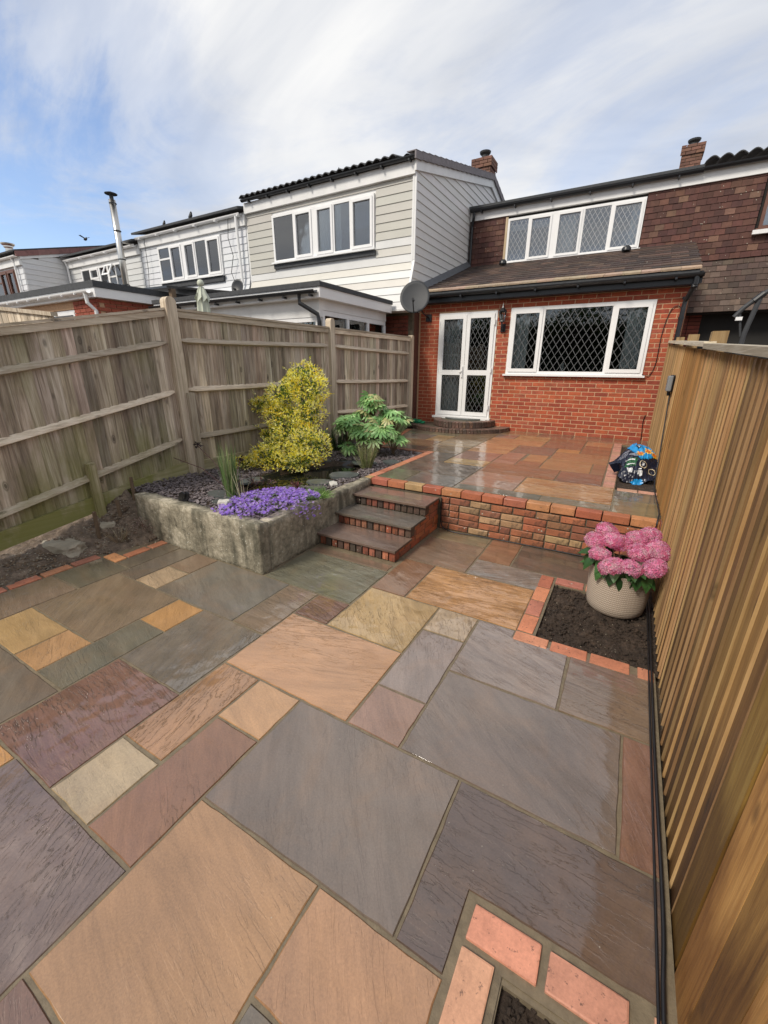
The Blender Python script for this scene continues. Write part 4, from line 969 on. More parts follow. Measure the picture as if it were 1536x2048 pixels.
mb = MB(); mb.box(-2.20, .08, 8.87, 9.2, 1.60, 1.63); mb.build('window_board', 'upvc', H)
o = MB().lathe([(.001, 1.632), (.05, 1.634), (.055, 1.68), (.03, 1.74), (.018, 1.78), (.001, 1.79)], -1.22, 9.02, 16).build('vase', 'pebble', smooth=True); tag(o, 'small white ornament on the sill inside the large downstairs window', 'ornament')
# fascia, gutter, down pipe of the lean-to
mb = MB(); mb.box(-4.15, .63, 8.62, 8.80, 2.93, 3.05); mb.build('soffit', 'black', H)
mb = MB(); gutter(mb, -4.12, .67, 8.545, 3.075); mb.box(-4.12, .66, 8.60, 8.62, 2.94, 3.11); mb.build('gutter', 'black', H)
mb = MB()
for k in range(7): mb.box(-3.9 + k * .7, -3.87 + k * .7, 8.48, 8.60, 3.00, 3.03)
mb.build('gutter_bracket', 'black', H)
mb = MB(); mb.tube([(.58, 8.545, 3.03), (.58, 8.545, 2.93), (.51, 8.74, 2.72), (.505, 8.745, 2.6), (.505, 8.745, .50)], .034, 12)
for zq in (2.88, 2.74, 2.45, 1.9, 1.2): mb.tube([(.505 if zq < 2.8 else .575, 8.745 if zq < 2.8 else 8.56, zq), (.505 if zq < 2.8 else .57, 8.745 if zq < 2.8 else 8.57, zq + .04)], .042, 12)
mb.build('downpipe', 'black', H)
mb = MB(); mb.tube([(-4.245, 8.75, 2.95), (-4.245, 8.75, .5)], .034, 10); mb.build('downpipe', 'black', H)
# lean-to roof : slope from (8.52, 3.12) to (11.56, 4.12)
S0 = Vector((8.50, 3.125)); S1 = Vector((11.58, 4.12)); sv = (S1 - S0); SLn = sv.length; sv.normalize(); sa = math.atan2(sv.y, sv.x)
mb = MB(); mb.hexa([(-4.19, S0.x + .02, S0.y - .06), (.60, S0.x + .02, S0.y - .06), (.60, S1.x, S1.y - .06), (-4.19, S1.x, S1.y - .06), (-4.19, S0.x + .02, S0.y - .01), (.60, S0.x + .02, S0.y - .01), (.60, S1.x, S1.y - .01), (-4.19, S1.x, S1.y - .01)]); mb.build('roof', 'felt', H)
rp = []
for k in range(4):
    bm = bmesh.new(); bmesh.ops.create_cube(bm, size=1)
    for v in bm.verts: v.co = Vector((v.co.x * .262, (v.co.y + .5) * .30, (v.co.z) * .026)); v.co += Vector((ru(-.002, .002), ru(-.003, .003), ru(-.003, .003)))
    me = bpy.data.meshes.new('roof_tile'); bm.to_mesh(me); bm.free(); me.materials.append(M['browntile']); rp.append(me)
rows = 13; gz = SLn / rows
RT = [(.050, .030, .024), (.062, .038, .029), (.040, .026, .022), (.085, .052, .038), (.046, .030, .024)]
for r in range(rows):
    for c in range(19):
        x0 = -4.17 + c * .266 - (.133 if r % 2 else 0); a, b = max(x0, -4.17), min(x0 + .266, .635)
        if b - a < .03: continue
        p = S0 + sv * (r * gz); o = link('roof_tile', random.choice(rp), ((a + b) / 2, p.x, p.y + .012), H, vary(random.choice(RT), .2) if r else vary((.36, .27, .19), .1)); o.scale = ((b - a) / .266, 1, 1); o.rotation_euler = (sa - .035, 0, 0)
mb = MB(); mb.hexa([(-4.2, 8.55, 3.16), (-4.08, 8.55, 3.15), (-4.08, 11.5, 4.13), (-4.2, 11.5, 4.14), (-4.2, 8.55, 3.26), (-4.17, 8.55, 3.26), (-4.17, 11.5, 4.24), (-4.2, 11.5, 4.24)]); mb.build('flashing', 'lead', H)
for x, y, z in ((-3.15, 11.1, 4.02), (-.58, 11.05, 4.0)):
    o = MB().lathe([(.09, 0), (.085, .05), (.05, .09), (.001, .10)], 0, 0, 14).build('roof_vent', 'black', H, smooth=True, loc=(0, 0, 0)); o.location = Vector((x, y, z)) - wpos(H)
# upper storey
UW = (-3.24, -.385, 4.12, 5.06); YU = 11.6
holes_wall(-4.2, .5, 4.0, 5.28, [UW], YU + .03, YU + .16, 'upper_wall', 'dark', H)
sp1, pr1 = tile_wall(H, -4.19, .5, 4.08, 5.12, [(UW[0] - .01, UW[1] + .01, UW[2] - .06, UW[3] + .1)], None, .112, .165, None, 0)
TCs = [(.085, .034, .026), (.10, .04, .03), (.07, .028, .023), (.115, .052, .036), (.08, .032, .025), (.09, .036, .028), (.15, .08, .055)]
place_tiles(sp1, pr1, H, YU - .012, .165, .112, TCs[:6] + TCs[:6] + TCs, 300, lean=.10)
mb = MB(); mb.box(-4.19, .5, YU - .05, YU + .03, 5.125, 5.31); mb.build('fascia', 'fascia', H)
mb = MB(); gutter(mb, -4.17, .5, YU - .125, 5.34, .06); mb.build('gutter', 'black', H)
mb = MB()
for k in range(6): mb.box(-3.9 + k * .8, -3.875 + k * .8, YU - .18, YU - .05, 5.25, 5.29)
mb.build('gutter_bracket', 'black', H)
mb = MB(); mb.tube([(-4.08, YU - .12, 5.28), (-4.08, YU - .12, 5.18), (-4.13, YU - .06, 5.0), (-4.13, YU - .06, 4.12)], .034, 10); mb.build('downpipe', 'black', H)
w = window(H, *UW, YU - .02, [(-3.19, -2.76, False), (-2.705, -2.24, True), (-2.10, -1.60, True), (-1.545, -1.03, False), (-.975, -.43, True)], (.105, .17), fw=.05, sash_w=.045, lead_w=.0036)
room(H, UW[0] + .02, UW[1] - .02, 4.05, 5.1, YU + .04, 1.8, 'room'); curtain(H, -2.05, -1.72, 4.16, 5.0, YU + .14, 5); curtain(H, -.62, -.44, 4.16, 5.0, YU + .14, 3)
mb = MB(); mb.box(-3.2, -2.3, YU + .1, YU + .12, 4.82, 4.95); mb.build('blind', 'curtain', H)
mb = MB(); mb.box(-3.30, -3.245, YU - .03, YU, 4.12, 5.1); mb.build('trim', 'palewood', H)
mb = MB(); mb.hexa([(-4.25, YU - .15, 5.36), (.5, YU - .15, 5.36), (.5, 16.2, 6.52), (-4.25, 16.2, 6.52), (-4.25, YU - .15, 5.41), (.5, YU - .15, 5.41), (.5, 16.2, 6.57), (-4.25, 16.2, 6.57)]); mb.hexa([(-4.25, 16.2, 6.52), (.5, 16.2, 6.52), (.5, 20.5, 5.2), (-4.25, 20.5, 5.2), (-4.25, 16.2, 6.57), (.5, 16.2, 6.57), (.5, 20.5, 5.25), (-4.25, 20.5, 5.25)]); mb.build('main_roof', 'felt', H)
def chimney(parent, x0, x1, y0, y1, z0, z1, cap=True):
    mb = MB(); mb.box(x0 + .012, x1 - .012, y0 + .012, y1 - .012, z0, z1 - .01); ch = mb.build('chimney', 'mortarold', parent); z = z0; r = 0; k = 0
    pb = fproto[0]
    spec = []
    while z < z1 - .02:
        out = .03 if z > z1 - .24 else 0
        for face in range(2):
            a0, a1 = (x0 - out, x1 + out) if face == 0 else (y0 - out, y1 + out); a = a0 - (.11 if r % 2 else 0)
            while a < a1 - .02:
                s, e = max(a, a0), min(a + .225, a1)
                if e - s > .03:
                    if face == 0: o = link('brick', pb, ((s + e) / 2, y0 - out + .014, z), ch, vary((.165, .08, .055), .25)); o.scale = ((e - s - .01) / .2155, 1, 1)
                    else: o = link('brick', pb, (x1 + out - .014, (s + e) / 2, z), ch, vary((.165, .08, .055), .25)); o.scale = ((e - s - .01) / .2155, 1, 1); o.rotation_euler = (0, 0, PI / 2)
                a += .225
        z += .075; r += 1
    cx, cy = (x0 + x1) / 2, (y0 + y1) / 2
    m2 = MB().lathe([(.09, z1), (.09, z1 + .12), (.14, z1 + .16), (.15, z1 + .20), (.001, z1 + .24)], cx, cy, 16); m2.build('cowl', 'greymetal', ch, smooth=False)
    return ch

chimney(H, .10, .57, 15.6, 16.1, 6.2, 7.22)

# ================================================================== NEIGHBOURS
def clad(parent, X0, X1, Z0, Z1, h, yf, holes, colf, name='board', mat='whiteboard', kink=None):
    z = Z0
    while z < Z1 - .01:
        zt = min(z + h, Z1); segs = [(X0, X1)]
        for hl in holes:
            if hl[2] < z + h * .5 < hl[3]:
                ns = []
                for s in segs:
                    if s[1] <= hl[0] or s[0] >= hl[1]: ns.append(s)
                    else:
                        if s[0] < hl[0]: ns.append((s[0], hl[0]))
                        if s[1] > hl[1]: ns.append((hl[1], s[1]))
                segs = ns
        for a, b in segs:
            if b - a < .05: continue
            y0, y1 = yf(z), yf(zt); mb = MB()
            mb.hexa([(a, y0 - .022, z), (b, y0 - .022, z), (b, y0, z), (a, y0, z), (a, y1 - .008, zt + .0), (b, y1 - .008, zt), (b, y1, zt), (a, y1, zt)])
            o = mb.build(name, mat, parent, color=colf(a, b, z))
        z += h
def flare(z, Y=8.5, k=3.72, s=.36): return Y - max(0, k - z) * s
def back_wall(parent, X0, X1, Z0, Z1, Y, holes): holes_wall(X0, X1, Z0, Z1, holes, Y + .002, Y + .1, 'wall', 'fascia', parent)
n1 = thing('clad_house', 'neighbouring house clad in beige and white boards with a gable end beside the brick house', 'house', (-6.5, 8.5, .4))
W1 = (-7.90, -5.12, 4.02, 4.98)
beige = lambda a, b, z: vary((.745, .725, .66), .02, .01) if (z > 4.0 or (b < -7.5 and z > 3.6)) else vary((1.0, 1.0, .99) if rnd() < .6 else (.93, .90, .83), .03, .01)
clad(n1, -8.74, -4.22, 2.80, 5.14, .150, flare, [(W1[0] - .02, W1[1] + .02, W1[2] - .12, W1[3] + .05)], beige)
back_wall(n1, -8.74, -4.25, 2.8, 5.35, 8.5, [W1])
mb = MB(); mb.box(-8.74, -4.20, 8.42, 8.5, 5.13, 5.34); mb.build('fascia', 'fascia', n1)
mb = MB(); mb.box(W1[0] - .02, W1[1] + .02, 8.44, 8.49, W1[2] - .12, W1[2] - .03); mb.build('sill_flashing', 'felt', n1)
window(n1, *W1, 8.46, [(-7.85, -7.27, False), (-7.21, -6.74, True), (-6.60, -6.17, True), (-6.12, -5.72, False), (-5.66, -5.17, True)], None, fw=.05, sash_w=.05)
room(n1, W1[0] + .02, W1[1] - .02, 3.95, 5.0, 8.53, 1.8, 'room'); curtain(n1, -7.83, -6.75, 4.06, 4.94, 8.515, 11, amp=.014); curtain(n1, -6.58, -6.2, 4.06, 4.94, 8.515, 6, amp=.014); curtain(n1, -6.12, -5.98, 4.06, 4.94, 8.515, 2, amp=.014)
# gable side boards
def roofz(y): return 5.42 + .24 * (y - 8.4)
mb = MB(); mb.hexa([(-4.26, 8.45, 2.8), (-4.222, 8.45, 2.8), (-4.222, 13.0, 2.8), (-4.26, 13.0, 2.8), (-4.26, 8.45, 5.3), (-4.222, 8.45, 5.3), (-4.222, 13.0, 6.38), (-4.26, 13.0, 6.38)]); mb.hexa([(-4.26, 13.0, 2.8), (-4.222, 13.0, 2.8), (-4.222, 17.5, 2.8), (-4.26, 17.5, 2.8), (-4.26, 13.0, 6.38), (-4.222, 13.0, 6.38), (-4.222, 17.5, 5.3), (-4.26, 17.5, 5.3)]); mb.build('gable_wall', 'fascia', n1); mb = MB(); mb.box(-4.27, -4.212, 8.57, 17.0, .3, 2.79); mb.build('party_wall', 'darkbrick', n1)
z = 2.80
while z < 6.3:
    h = .15; y0a, y0b = flare(z), flare(z + h)
    if z + h > 5.2: y0a = max(y0a, 8.4 + (z - 5.22) / .24); y0b = max(y0b, 8.4 + (z + h - 5.22) / .24)
    y1 = 14.6 if z < 5.9 else 13 + (6.38 - z - h) / .24
    if y0b < 12.9 and y1 > y0b:
        mb = MB(); mb.hexa([(-4.222, y0a, z), (-4.198, y0a, z), (-4.198, y1, z), (-4.222, y1, z), (-4.222, y0b, z + h), (-4.212, y0b, z + h), (-4.212, y1, z + h), (-4.222, y1, z + h)])
        mb.build('board', 'whiteboard', n1, color=vary((1.03, 1.01, .98), .02, .01))
    z += h
mb = MB(); mb.box(-4.225, -4.18, 8.455, 8.49, 3.72, 5.13); mb.hexa([(-4.225, flare(2.8) - .035, 2.8), (-4.18, flare(2.8) - .035, 2.8), (-4.18, flare(2.8), 2.8), (-4.225, flare(2.8), 2.8), (-4.225, 8.462, 3.72), (-4.18, 8.462, 3.72), (-4.18, 8.498, 3.72), (-4.225, 8.498, 3.72)]); mb.build('corner_trim', 'fascia', n1)
def slope_box(mb, x0, x1, ya, yb, za, zb, h): mb.hexa([(x0, ya, za), (x1, ya, za), (x1, yb, zb), (x0, yb, zb), (x0, ya, za + h), (x1, ya, za + h), (x1, yb, zb + h), (x0, yb, zb + h)])
mb = MB(); slope_box(mb, -4.20, -4.165, 8.40, 13.0, 5.17, 6.27, .25); slope_box(mb, -4.20, -4.165, 13.0, 16.5, 6.27, 5.43, .25); mb.build('barge_board', 'fascia', n1)
for k in range(17):
    y = 8.30 + k * .278; z = roofz(y); mb = MB(); slope_box(mb, -4.155, -4.125, y, y + .285, z - .085, z + .285 * .24 - .105, .12); slope_box(mb, -4.32, -4.125, y, y + .285, z + .03, z + .285 * .24 + .012, .016); mb.build('verge_tile', 'greytile', n1)
for k in range(8):
    y = 13.04 + k * .278; z = roofz(13.04) - .24 * k * .278; mb = MB(); slope_box(mb, -4.155, -4.125, y, y + .285, z - .085, z - .285 * .24 - .105, .12); slope_box(mb, -4.32, -4.125, y, y + .285, z + .03, z - .285 * .24 + .012, .016); mb.build('verge_tile', 'greytile', n1)
def wavy(parent, X0, X1, Y0, Z0, run, slope, mat='felt', per=.175, amp=.024, edge_tiles=True, th=.018):
    L_ = X1 - X0; n = int(L_ / per) * 8; mb = MB(); mb2 = MB()
    def zed(x): return amp * (abs(math.sin(PI * (x - X0) / per)) * 2 - 1)
    for i in range(n + 1):
        x = X0 + L_ * i / n
        mb.v += [(x, Y0 + .25, Z0 + .06 + zed(x)), (x, Y0 + run, Z0 + run * slope + zed(x))]
    for i in range(n): a = 2 * i; mb.f.append((a, a + 2, a + 3, a + 1))
    mb.build('roof', mat, parent)
    if edge_tiles:
        k = int(L_ / (2 * per))
        for j in range(k):
            xa = X0 + j * 2 * per; m = MB(); s = 14
            for i in range(s + 1):
                x = xa + 2 * per * i / s * .995; z = zed(x)
                m.v += [(x, Y0, Z0 + z - th), (x, Y0, Z0 + z), (x, Y0 + .36, Z0 + .36 * slope + z - th), (x, Y0 + .36, Z0 + .36 * slope + z)]
            for i in range(s):
                a = 4 * i; b = a + 4; m.f += [(a, b, b + 1, a + 1), (a + 1, b + 1, b + 3, a + 3), (a, a + 2, b + 2, b)]
            m.build('eaves_tile', mat, parent)
wavy(n1, -8.74, -4.2, 8.30, 5.44, 4.8, .24)
mb = MB(); slope_box(mb, -8.74, -4.3, 13.05, 17.6, 6.5, 5.4, .02); mb.build('rear_roof', 'felt', n1)
mb = MB(); gutter(mb, -8.72, -4.16, 8.36, 5.385, .05); mb.build('gutter', 'black', n1)
mb = MB()
for k in range(8): mb.box(-8.5 + k * .6, -8.47 + k * .6, 8.31, 8.42, 5.31, 5.34)
mb.build('gutter_bracket', 'black', n1)
chimney(n1, -4.72, -4.22, 12.9, 13.4, 6.35, 6.95)
mb = MB(); mb.box(-5.4, -4.2, 8.48, 8.56, .3, 2.79); mb.build('ground_wall', 'mortarold', n1)
z = 1.6
while z < 2.72:
    for k in range(3):
        a = max(-4.86 + k * .225 - (.11 if int(round((z - 1.6) / .075)) % 2 else 0), -4.9); b = min(a + .214, -4.30)
        if b - a > .04: o = link('brick', random.choice(fproto), ((a + b) / 2, 8.467, z), n1, vary((.19, .05, .03), .15)); o.scale = ((b - a) / .2155, 1, 1)
    z += .075
mb = MB(); mb.box(-4.9, -4.2, 8.12, 8.5, 2.77, 2.80); mb.build('soffit', 'fascia', n1)
# its flat roofed extension
x1 = thing('flat_roof_extension', 'white flat roofed extension with black gutter just behind the second fence post', 'extension', (-6.6, 5.9, .4))
mb = MB(); mb.box(-8.8, -4.47, 5.74, 8.10, 2.885, 2.955); mb.build('roof_edge', 'felt', x1)
mb = MB(); mb.box(-8.78, -4.49, 5.76, 8.09, 2.73, 2.884); mb.build('fascia', 'upvc', x1)
mb = MB(); mb.box(-8.72, -4.62, 5.90, 5.98, 2.47, 2.729); mb.box(-4.70, -4.62, 5.981, 8.09, 2.58, 2.729); mb.box(-8.72, -4.62, 5.90, 5.98, .3, 1.2); mb.box(-4.7, -4.62, 5.981, 8.09, .3, 1.2); mb.build('wall', 'fascia', x1)
mb = MB(); mb.box(-8.70, -4.64, 5.91, 5.97, 2.40, 2.469)
for x in (-8.7, -7.75, -6.7, -6.62, -5.65, -4.72): mb.box(x, x + .07, 5.91, 5.97, 1.2, 2.40)
f = mb.build('window', 'upvc', x1); m2 = MB(); m2.box(-8.65, -4.7, 5.935, 5.94, 1.2, 2.4); m2.build('pane', 'glass', f)
mb = MB(); mb.box(-4.69, -4.63, 5.98, 8.08, 2.50, 2.579)
for y in (5.985, 6.70, 7.38, 8.02): mb.box(-4.69, -4.625, y, y + .065, 1.2, 2.50)
f = mb.build('window', 'upvc', x1); m2 = MB(); m2.box(-4.663, -4.657, 6.05, 8.02, 1.2, 2.50); m2.build('pane', 'glass', f)
mb = MB(); mb.box(-8.6, -4.8, 6.0, 8.4, 1.0, 1.02); mb.box(-8.6, -4.8, 8.35, 8.4, 1.0, 2.72); mb.box(-8.6, -4.8, 6.0, 8.4, 2.70, 2.72); mb.build('room_interior', 'dark', x1)
cu = curtain(x1, -6.55, -5.0, 1.2, 2.38, 6.05, 14)
mb = MB(); gutter(mb, -8.8, -4.52, 5.69, 2.83, .05)
for k in range(8): mb.box(-8.5 + k * .55, -8.47 + k * .55, 5.67, 5.758, 2.745, 2.775)
mb.build('gutter', 'black', x1)
mb = MB(); mb.tube([(-4.86, 5.70, 2.80), (-4.86, 5.70, 2.66), (-4.62, 5.85, 2.50), (-4.60, 5.86, 2.40), (-4.60, 5.86, .5)], .034, 10); mb.build('downpipe', 'black', x1)
# dish on the brick house
ds = thing('satellite_dish', 'dark grey satellite dish on a bracket at the left corner of the brick house', 'satellite dish', (-4.06, 8.75, 2.7))
def dish(t, c, r, nrm, mat):
    c = Vector(c); nrm = Vector(nrm).normalized(); u_ = nrm.cross(Vector((0, 0, 1))).normalized(); w_ = u_.cross(nrm); mb = MB(); n = 28; rings = 6
    for side, off in ((0, 0), (1, -.006)):
        for j in range(rings + 1):
            rr = r * j / rings
            for k in range(n):
                a = 2 * PI * k / n; p = c + (u_ * math.cos(a) * rr + w_ * math.sin(a) * rr * 1.08) + nrm * (.16 * (rr / r) ** 2 * r + off); mb.v.append(tuple(p))
        o = side * (rings + 1) * n
        for j in range(rings):
            for k in range(n):
                a, b = o + j * n + k, o + j * n + (k + 1) % n; mb.f.append((a, b, b + n, a + n) if side == 0 else (a, a + n, b + n, b))
    o2 = (rings + 1) * n
    for k in range(n): a, b = rings * n + k, rings * n + (k + 1) % n; mb.f.append((a, b, b + o2, a + o2))
    mb.build('reflector', mat, t, smooth=True)
    m2 = MB(); foc = c + nrm * r * .95 - w_ * r * .5; m2.tube([c - w_ * r * 1.02 + nrm * .03, c - w_ * r * .8 + nrm * .15, foc], .011, 8); m2.build('feed_arm', 'black', t)
    m3 = MB(); m3.tube([foc + Vector((0, 0, -.01)), foc - nrm * .08], .026, 10); m3.build('receiver', 'black', t)
dish(ds, (-3.91, 7.97, 2.955), .285, (.30, -.90, .32), 'greymetal')
mb = MB(); mb.tube([(-3.91, 8.02, 2.95), (-3.95, 8.2, 2.85), (-4.0, 8.6, 2.74), (-3.97, 8.79, 2.68)], .016, 8); mb.box(-4.03, -3.91, 8.778, 8.80, 2.61, 2.75); mb.build('bracket', 'black', ds)

n2 = thing('clad_house', 'white boarded terraced house with stained fascia and white gutter left of the beige clad house', 'house', (-11, 8.5, .4))
W2 = (-12.30, -9.70, 3.95, 4.84)
wh = lambda a, b, z: vary((1.06, 1.08, 1.12), .03, .01)
clad(n2, -13.12, -8.80, 2.9, 4.92, .150, lambda z: flare(z, 8.5), [(W2[0] - .02, W2[1] + .02, W2[2] - .14, W2[3] + .04)], wh); back_wall(n2, -13.12, -8.75, 2.8, 5.2, 8.5, [W2])
mb = MB(); mb.box(-13.12, -8.76, 8.43, 8.5, 4.91, 5.13); mb.build('fascia', 'fascia', n2)
mb = MB(); mb.box(W2[0], W2[1], 8.43, 8.49, W2[2] - .15, W2[2] - .03); mb.build('sill_flashing', 'felt', n2)
window(n2, *W2, 8.46, [(-12.25, -11.80, (True, False), [4.52]) if False else (-12.25, -11.80, False, [4.53]), (-11.74, -11.28, True), (-11.14, -10.73, True), (-10.68, -10.27, False), (-10.22, -9.75, True)], None, fw=.05)
room(n2, W2[0] + .02, W2[1] - .02, 3.9, 4.9, 8.53, 1.8, 'room'); curtain(n2, -11.12, -10.8, 4.0, 4.8, 8.515, 5, amp=.014); curtain(n2, -10.68, -10.45, 4.0, 4.8, 8.515, 3, amp=.014)
mb = MB(); gutter(mb, -13.1, -8.82, 8.37, 5.15, .05); mb.tube([(-8.98, 8.37, 5.12), (-8.98, 8.37, 4.9), (-8.98, 8.40, 3.72), (-8.98, 8.1, 3.0)], .034, 10)
for k in range(6): mb.box(-12.9 + k * .8, -12.86 + k * .8, 8.31, 8.43, 5.08, 5.11)
mb.build('gutter', 'upvc', n2)
mb = MB(); slope_box(mb, -13.12, -8.78, 8.27, 13.0, 5.21, 6.33, .05); slope_box(mb, -13.12, -8.78, 13.0, 17.5, 6.33, 5.2, .05); mb.build('roof', 'felt', n2)
mb = MB(); mb.tube([(-9.25, 8.38, 5.15), (-9.32, 8.38, 4.7), (-9.2, 8.38, 4.3), (-9.35, 8.4, 3.95), (-9.1, 8.3, 3.6)], .008, 6); mb.tube([(-12.72, 8.38, 5.1), (-12.75, 8.38, 4.3), (-12.9, 8.38, 3.6)], .007, 6); mb.build('wall_cable', 'rubber', n2)
# tarnished dish seen edge on
d2 = thing('satellite_dish', 'small peeling black and white satellite dish low on the white boarded wall', 'satellite dish', (-8.95, 8.25, 3.5)); dish(d2, (-8.93, 8.18, 3.55), .17, (.2, -.95, .2), 'black')
mb = MB(); mb.tube([(-8.93, 8.2, 3.52), (-8.93, 8.32, 3.3)], .015, 8); mb.build('bracket', 'upvc', d2)
n3 = thing('clad_house', 'off white boarded terraced house with a tilted open window behind the steel flue', 'house', (-15.2, 8.5, .4))
W3 = (-16.52, -14.15, 3.88, 4.68)
clad(n3, -17.34, -13.16, 2.9, 4.78, .155, lambda z: flare(z, 8.5), [(W3[0] - .02, W3[1] + .02, W3[2] - .06, W3[3] + .04)], lambda a, b, z: vary((.95, .96, .95), .03, .01)); back_wall(n3, -17.34, -13.14, 2.8, 5.05, 8.5, [W3])
mb = MB(); mb.box(-17.34, -13.14, 8.43, 8.5, 4.775, 4.99); mb.build('fascia', 'fascia', n3)
w3 = window(n3, *W3, 8.46, [(-16.47, -16.02, False), (-15.95, -15.5, True, [4.33]), (-15.40, -15.0, False), (-14.9, -14.55, False, [4.33]), (-14.5, -14.2, False)], None, fw=.05)
mb = MB(); frame_bars(mb, -14.93, -14.52, 0, .34, .05, -.015, .02); o = mb.build('open_sash', 'upvc', w3, loc=(0, 0, 0)); o.location = Vector((0, 8.42, 4.33)) - wpos(w3); o.rotation_euler = (-.0, 0, 0); o.location += Vector((0, -.16, .02)); 
for v in o.data.vertices: y_, z_ = v.co.y, v.co.z; v.co.y = y_ - (0.34 - z_) * .45 + .12; v.co.z = z_ * .9
room(n3, W3[0] + .02, W3[1] - .02, 3.8, 4.72, 8.53, 1.8, 'room')
mb = MB(); gutter(mb, -17.3, -13.16, 8.37, 5.01, .05)
for k in range(6): mb.box(-17.0 + k * .75, -16.96 + k * .75, 8.31, 8.43, 4.94, 4.97)
mb.tube([(-17.25, 8.37, 5.0), (-17.25, 8.42, 4.8), (-17.25, 8.42, 3.4)], .03, 8)
mb.build('gutter', 'upvc', n3)
mb = MB(); slope_box(mb, -17.34, -13.14, 8.27, 13.0, 5.07, 6.2, .05); slope_box(mb, -17.34, -13.14, 13.0, 17.5, 6.2, 5.1, .05); mb.build('roof', 'felt', n3)
n5 = thing('clad_house', 'furthest white boarded house at the left edge with a brown framed window', 'house', (-19.2, 7.19, .4))
W5 = (-19.6, -17.95, 3.75, 4.62)
clad(n5, -21.5, -17.42, 2.9, 4.68, .155, lambda z: 7.2, [(W5[0] - .02, W5[1] + .02, W5[2] - .06, W5[3] + .04)], wh); back_wall(n5, -21.5, -17.45, 2.8, 5.0, 7.2, [W5])
mb = MB(); mb.box(-21.5, -17.40, 7.12, 7.2, 4.68, 4.9); mb.build('fascia', 'fascia', n5)
window(n5, *W5, 7.16, [(-19.55, -19.05, False, [4.3]), (-18.98, -18.55, True), (-18.45, -18.0, True)], None, 'brownframe', fw=.06)
room(n5, W5[0] + .02, W5[1] - .02, 3.7, 4.66, 7.23, 1.5, 'room')
mb = MB(); gutter(mb, -21.5, -17.38, 7.06, 4.93, .05); mb.tube([(-17.75, 7.06, 4.9), (-17.75, 7.12, 4.75), (-17.75, 7.12, 3.3)], .034, 8); mb.build('gutter', 'upvc', n5)
z = 2.9
while z < 5.9:
    h = .155; y0 = 7.2 if z + h < 4.95 else 7.2 + (z + h - 4.95) / .25; y1 = 12.2
    if y0 < 11.2: mb = MB(); mb.hexa([(-17.42, y0, z), (-17.385, y0, z), (-17.385, y1, z), (-17.42, y1, z), (-17.42, y0, z + h), (-17.40, y0, z + h), (-17.40, y1, z + h), (-17.42, y1, z + h)]); mb.build('board', 'whiteboard', n5, color=vary((1, 1, 1), .02, .01))
    z += h
mb = MB(); slope_box(mb, -17.41, -17.36, 7.15, 11.9, 4.84, 6.0, .17); mb.build('barge_board', 'fascia', n5)
for k in range(15):
    y = 7.05 + k * .32; z = 5.02 + (y - 7.05) * .25; mb = MB(); slope_box(mb, -17.37, -17.33, y, y + .325, z - .13, z - .13 + .075, .15); mb.build('verge_tile', 'browntile', n5, color=vary((.24, .12, .11), .1))
mb = MB(); slope_box(mb, -21.5, -17.35, 7.0, 11.9, 5.03, 6.25, .04); slope_box(mb, -21.5, -17.35, 11.9, 16, 6.25, 5.2, .04); mb.build('roof', 'felt', n5)
m2 = MB().lathe([(.16, 7.0), (.16, 7.55), (.21, 7.60), (.21, 7.66), (.30, 7.72), (.31, 7.78), (.001, 7.80)], -30.1, 12.0, 16); pot_mb = m2
mb = MB(); mb.box(-31.5, -28.2, 11.5, 12.6, .3, 7.02); mb.hexa([(-31.6, 11.4, 6.9), (-28.1, 11.4, 6.9), (-28.1, 12.1, 7.2), (-31.6, 12.1, 7.2), (-31.6, 12.7, 6.9), (-28.1, 12.7, 6.9), (-28.1, 12.12, 7.21), (-31.6, 12.12, 7.21)]) if False else None; dh = thing('distant_house', 'furthest house at the far left edge, showing only its pale chimney pot and dark cowl', 'house', (-30, 12, .3)); mb.build('wall', 'darkbrick', dh); pot_mb.build('chimney_pot', 'steel', dh)
# flat extension of the second neighbour
x2 = thing('flat_roof_extension', 'red brick flat roofed extension with white gutter at the left above the old fence', 'extension', (-11.5, 4.95, .3))
mb = MB(); mb.box(-14.0, -9.26, 4.90, 8.3, 3.12, 3.235); mb.build('roof_edge', 'felt', x2)
mb = MB(); mb.box(-13.98, -9.28, 4.92, 8.28, 2.95, 3.119); mb.build('fascia', 'upvc', x2)
mb = MB(); mb.box(-10.35, -9.42, 5.02, 5.1, .3, 2.949); mb.box(-9.5, -9.42, 5.101, 8.28, .3, 2.949); mb.box(-13.9, -10.35, 5.02, 5.1, 2.80, 2.949); mb.build('wall', 'mortar', x2)
z = 2.42
r = 0
while z < 2.93:
    for k in range(5):
        a = -10.35 + k * .225 - (.11 if r % 2 else 0); a0, b = max(a, -10.35), min(a + .214, -9.41)
        if b - a0 > .03: o = link('brick', random.choice(fproto), ((a0 + b) / 2, 5.017, z), x2, vary((.30, .07, .04), .12)); o.scale = ((b - a0) / .2155, 1, 1)
    for k in range(14):
        a = 5.02 + k * .225 + (.11 if r % 2 else 0)
        o = link('brick', random.choice(fproto), (-9.417, a + .107, z), x2, vary((.30, .07, .04), .12)); o.rotation_euler = (0, 0, PI / 2)
    z += .075; r += 1
window(x2, -13.9, -10.36, 1.2, 2.79, 5.05, [(-13.85, -12.75, False), (-12.68, -11.6, False), (-11.5, -10.42, True)], None, sill=False)
room(x2, -13.85, -10.4, 1.1, 2.79, 5.12, 2)
mb = MB(); gutter(mb, -14.0, -9.36, 4.845, 3.06, .055)
for k in range(9): mb.box(-13.8 + k * .5, -13.775 + k * .5, 4.783, 4.92, 2.998, 3.03)
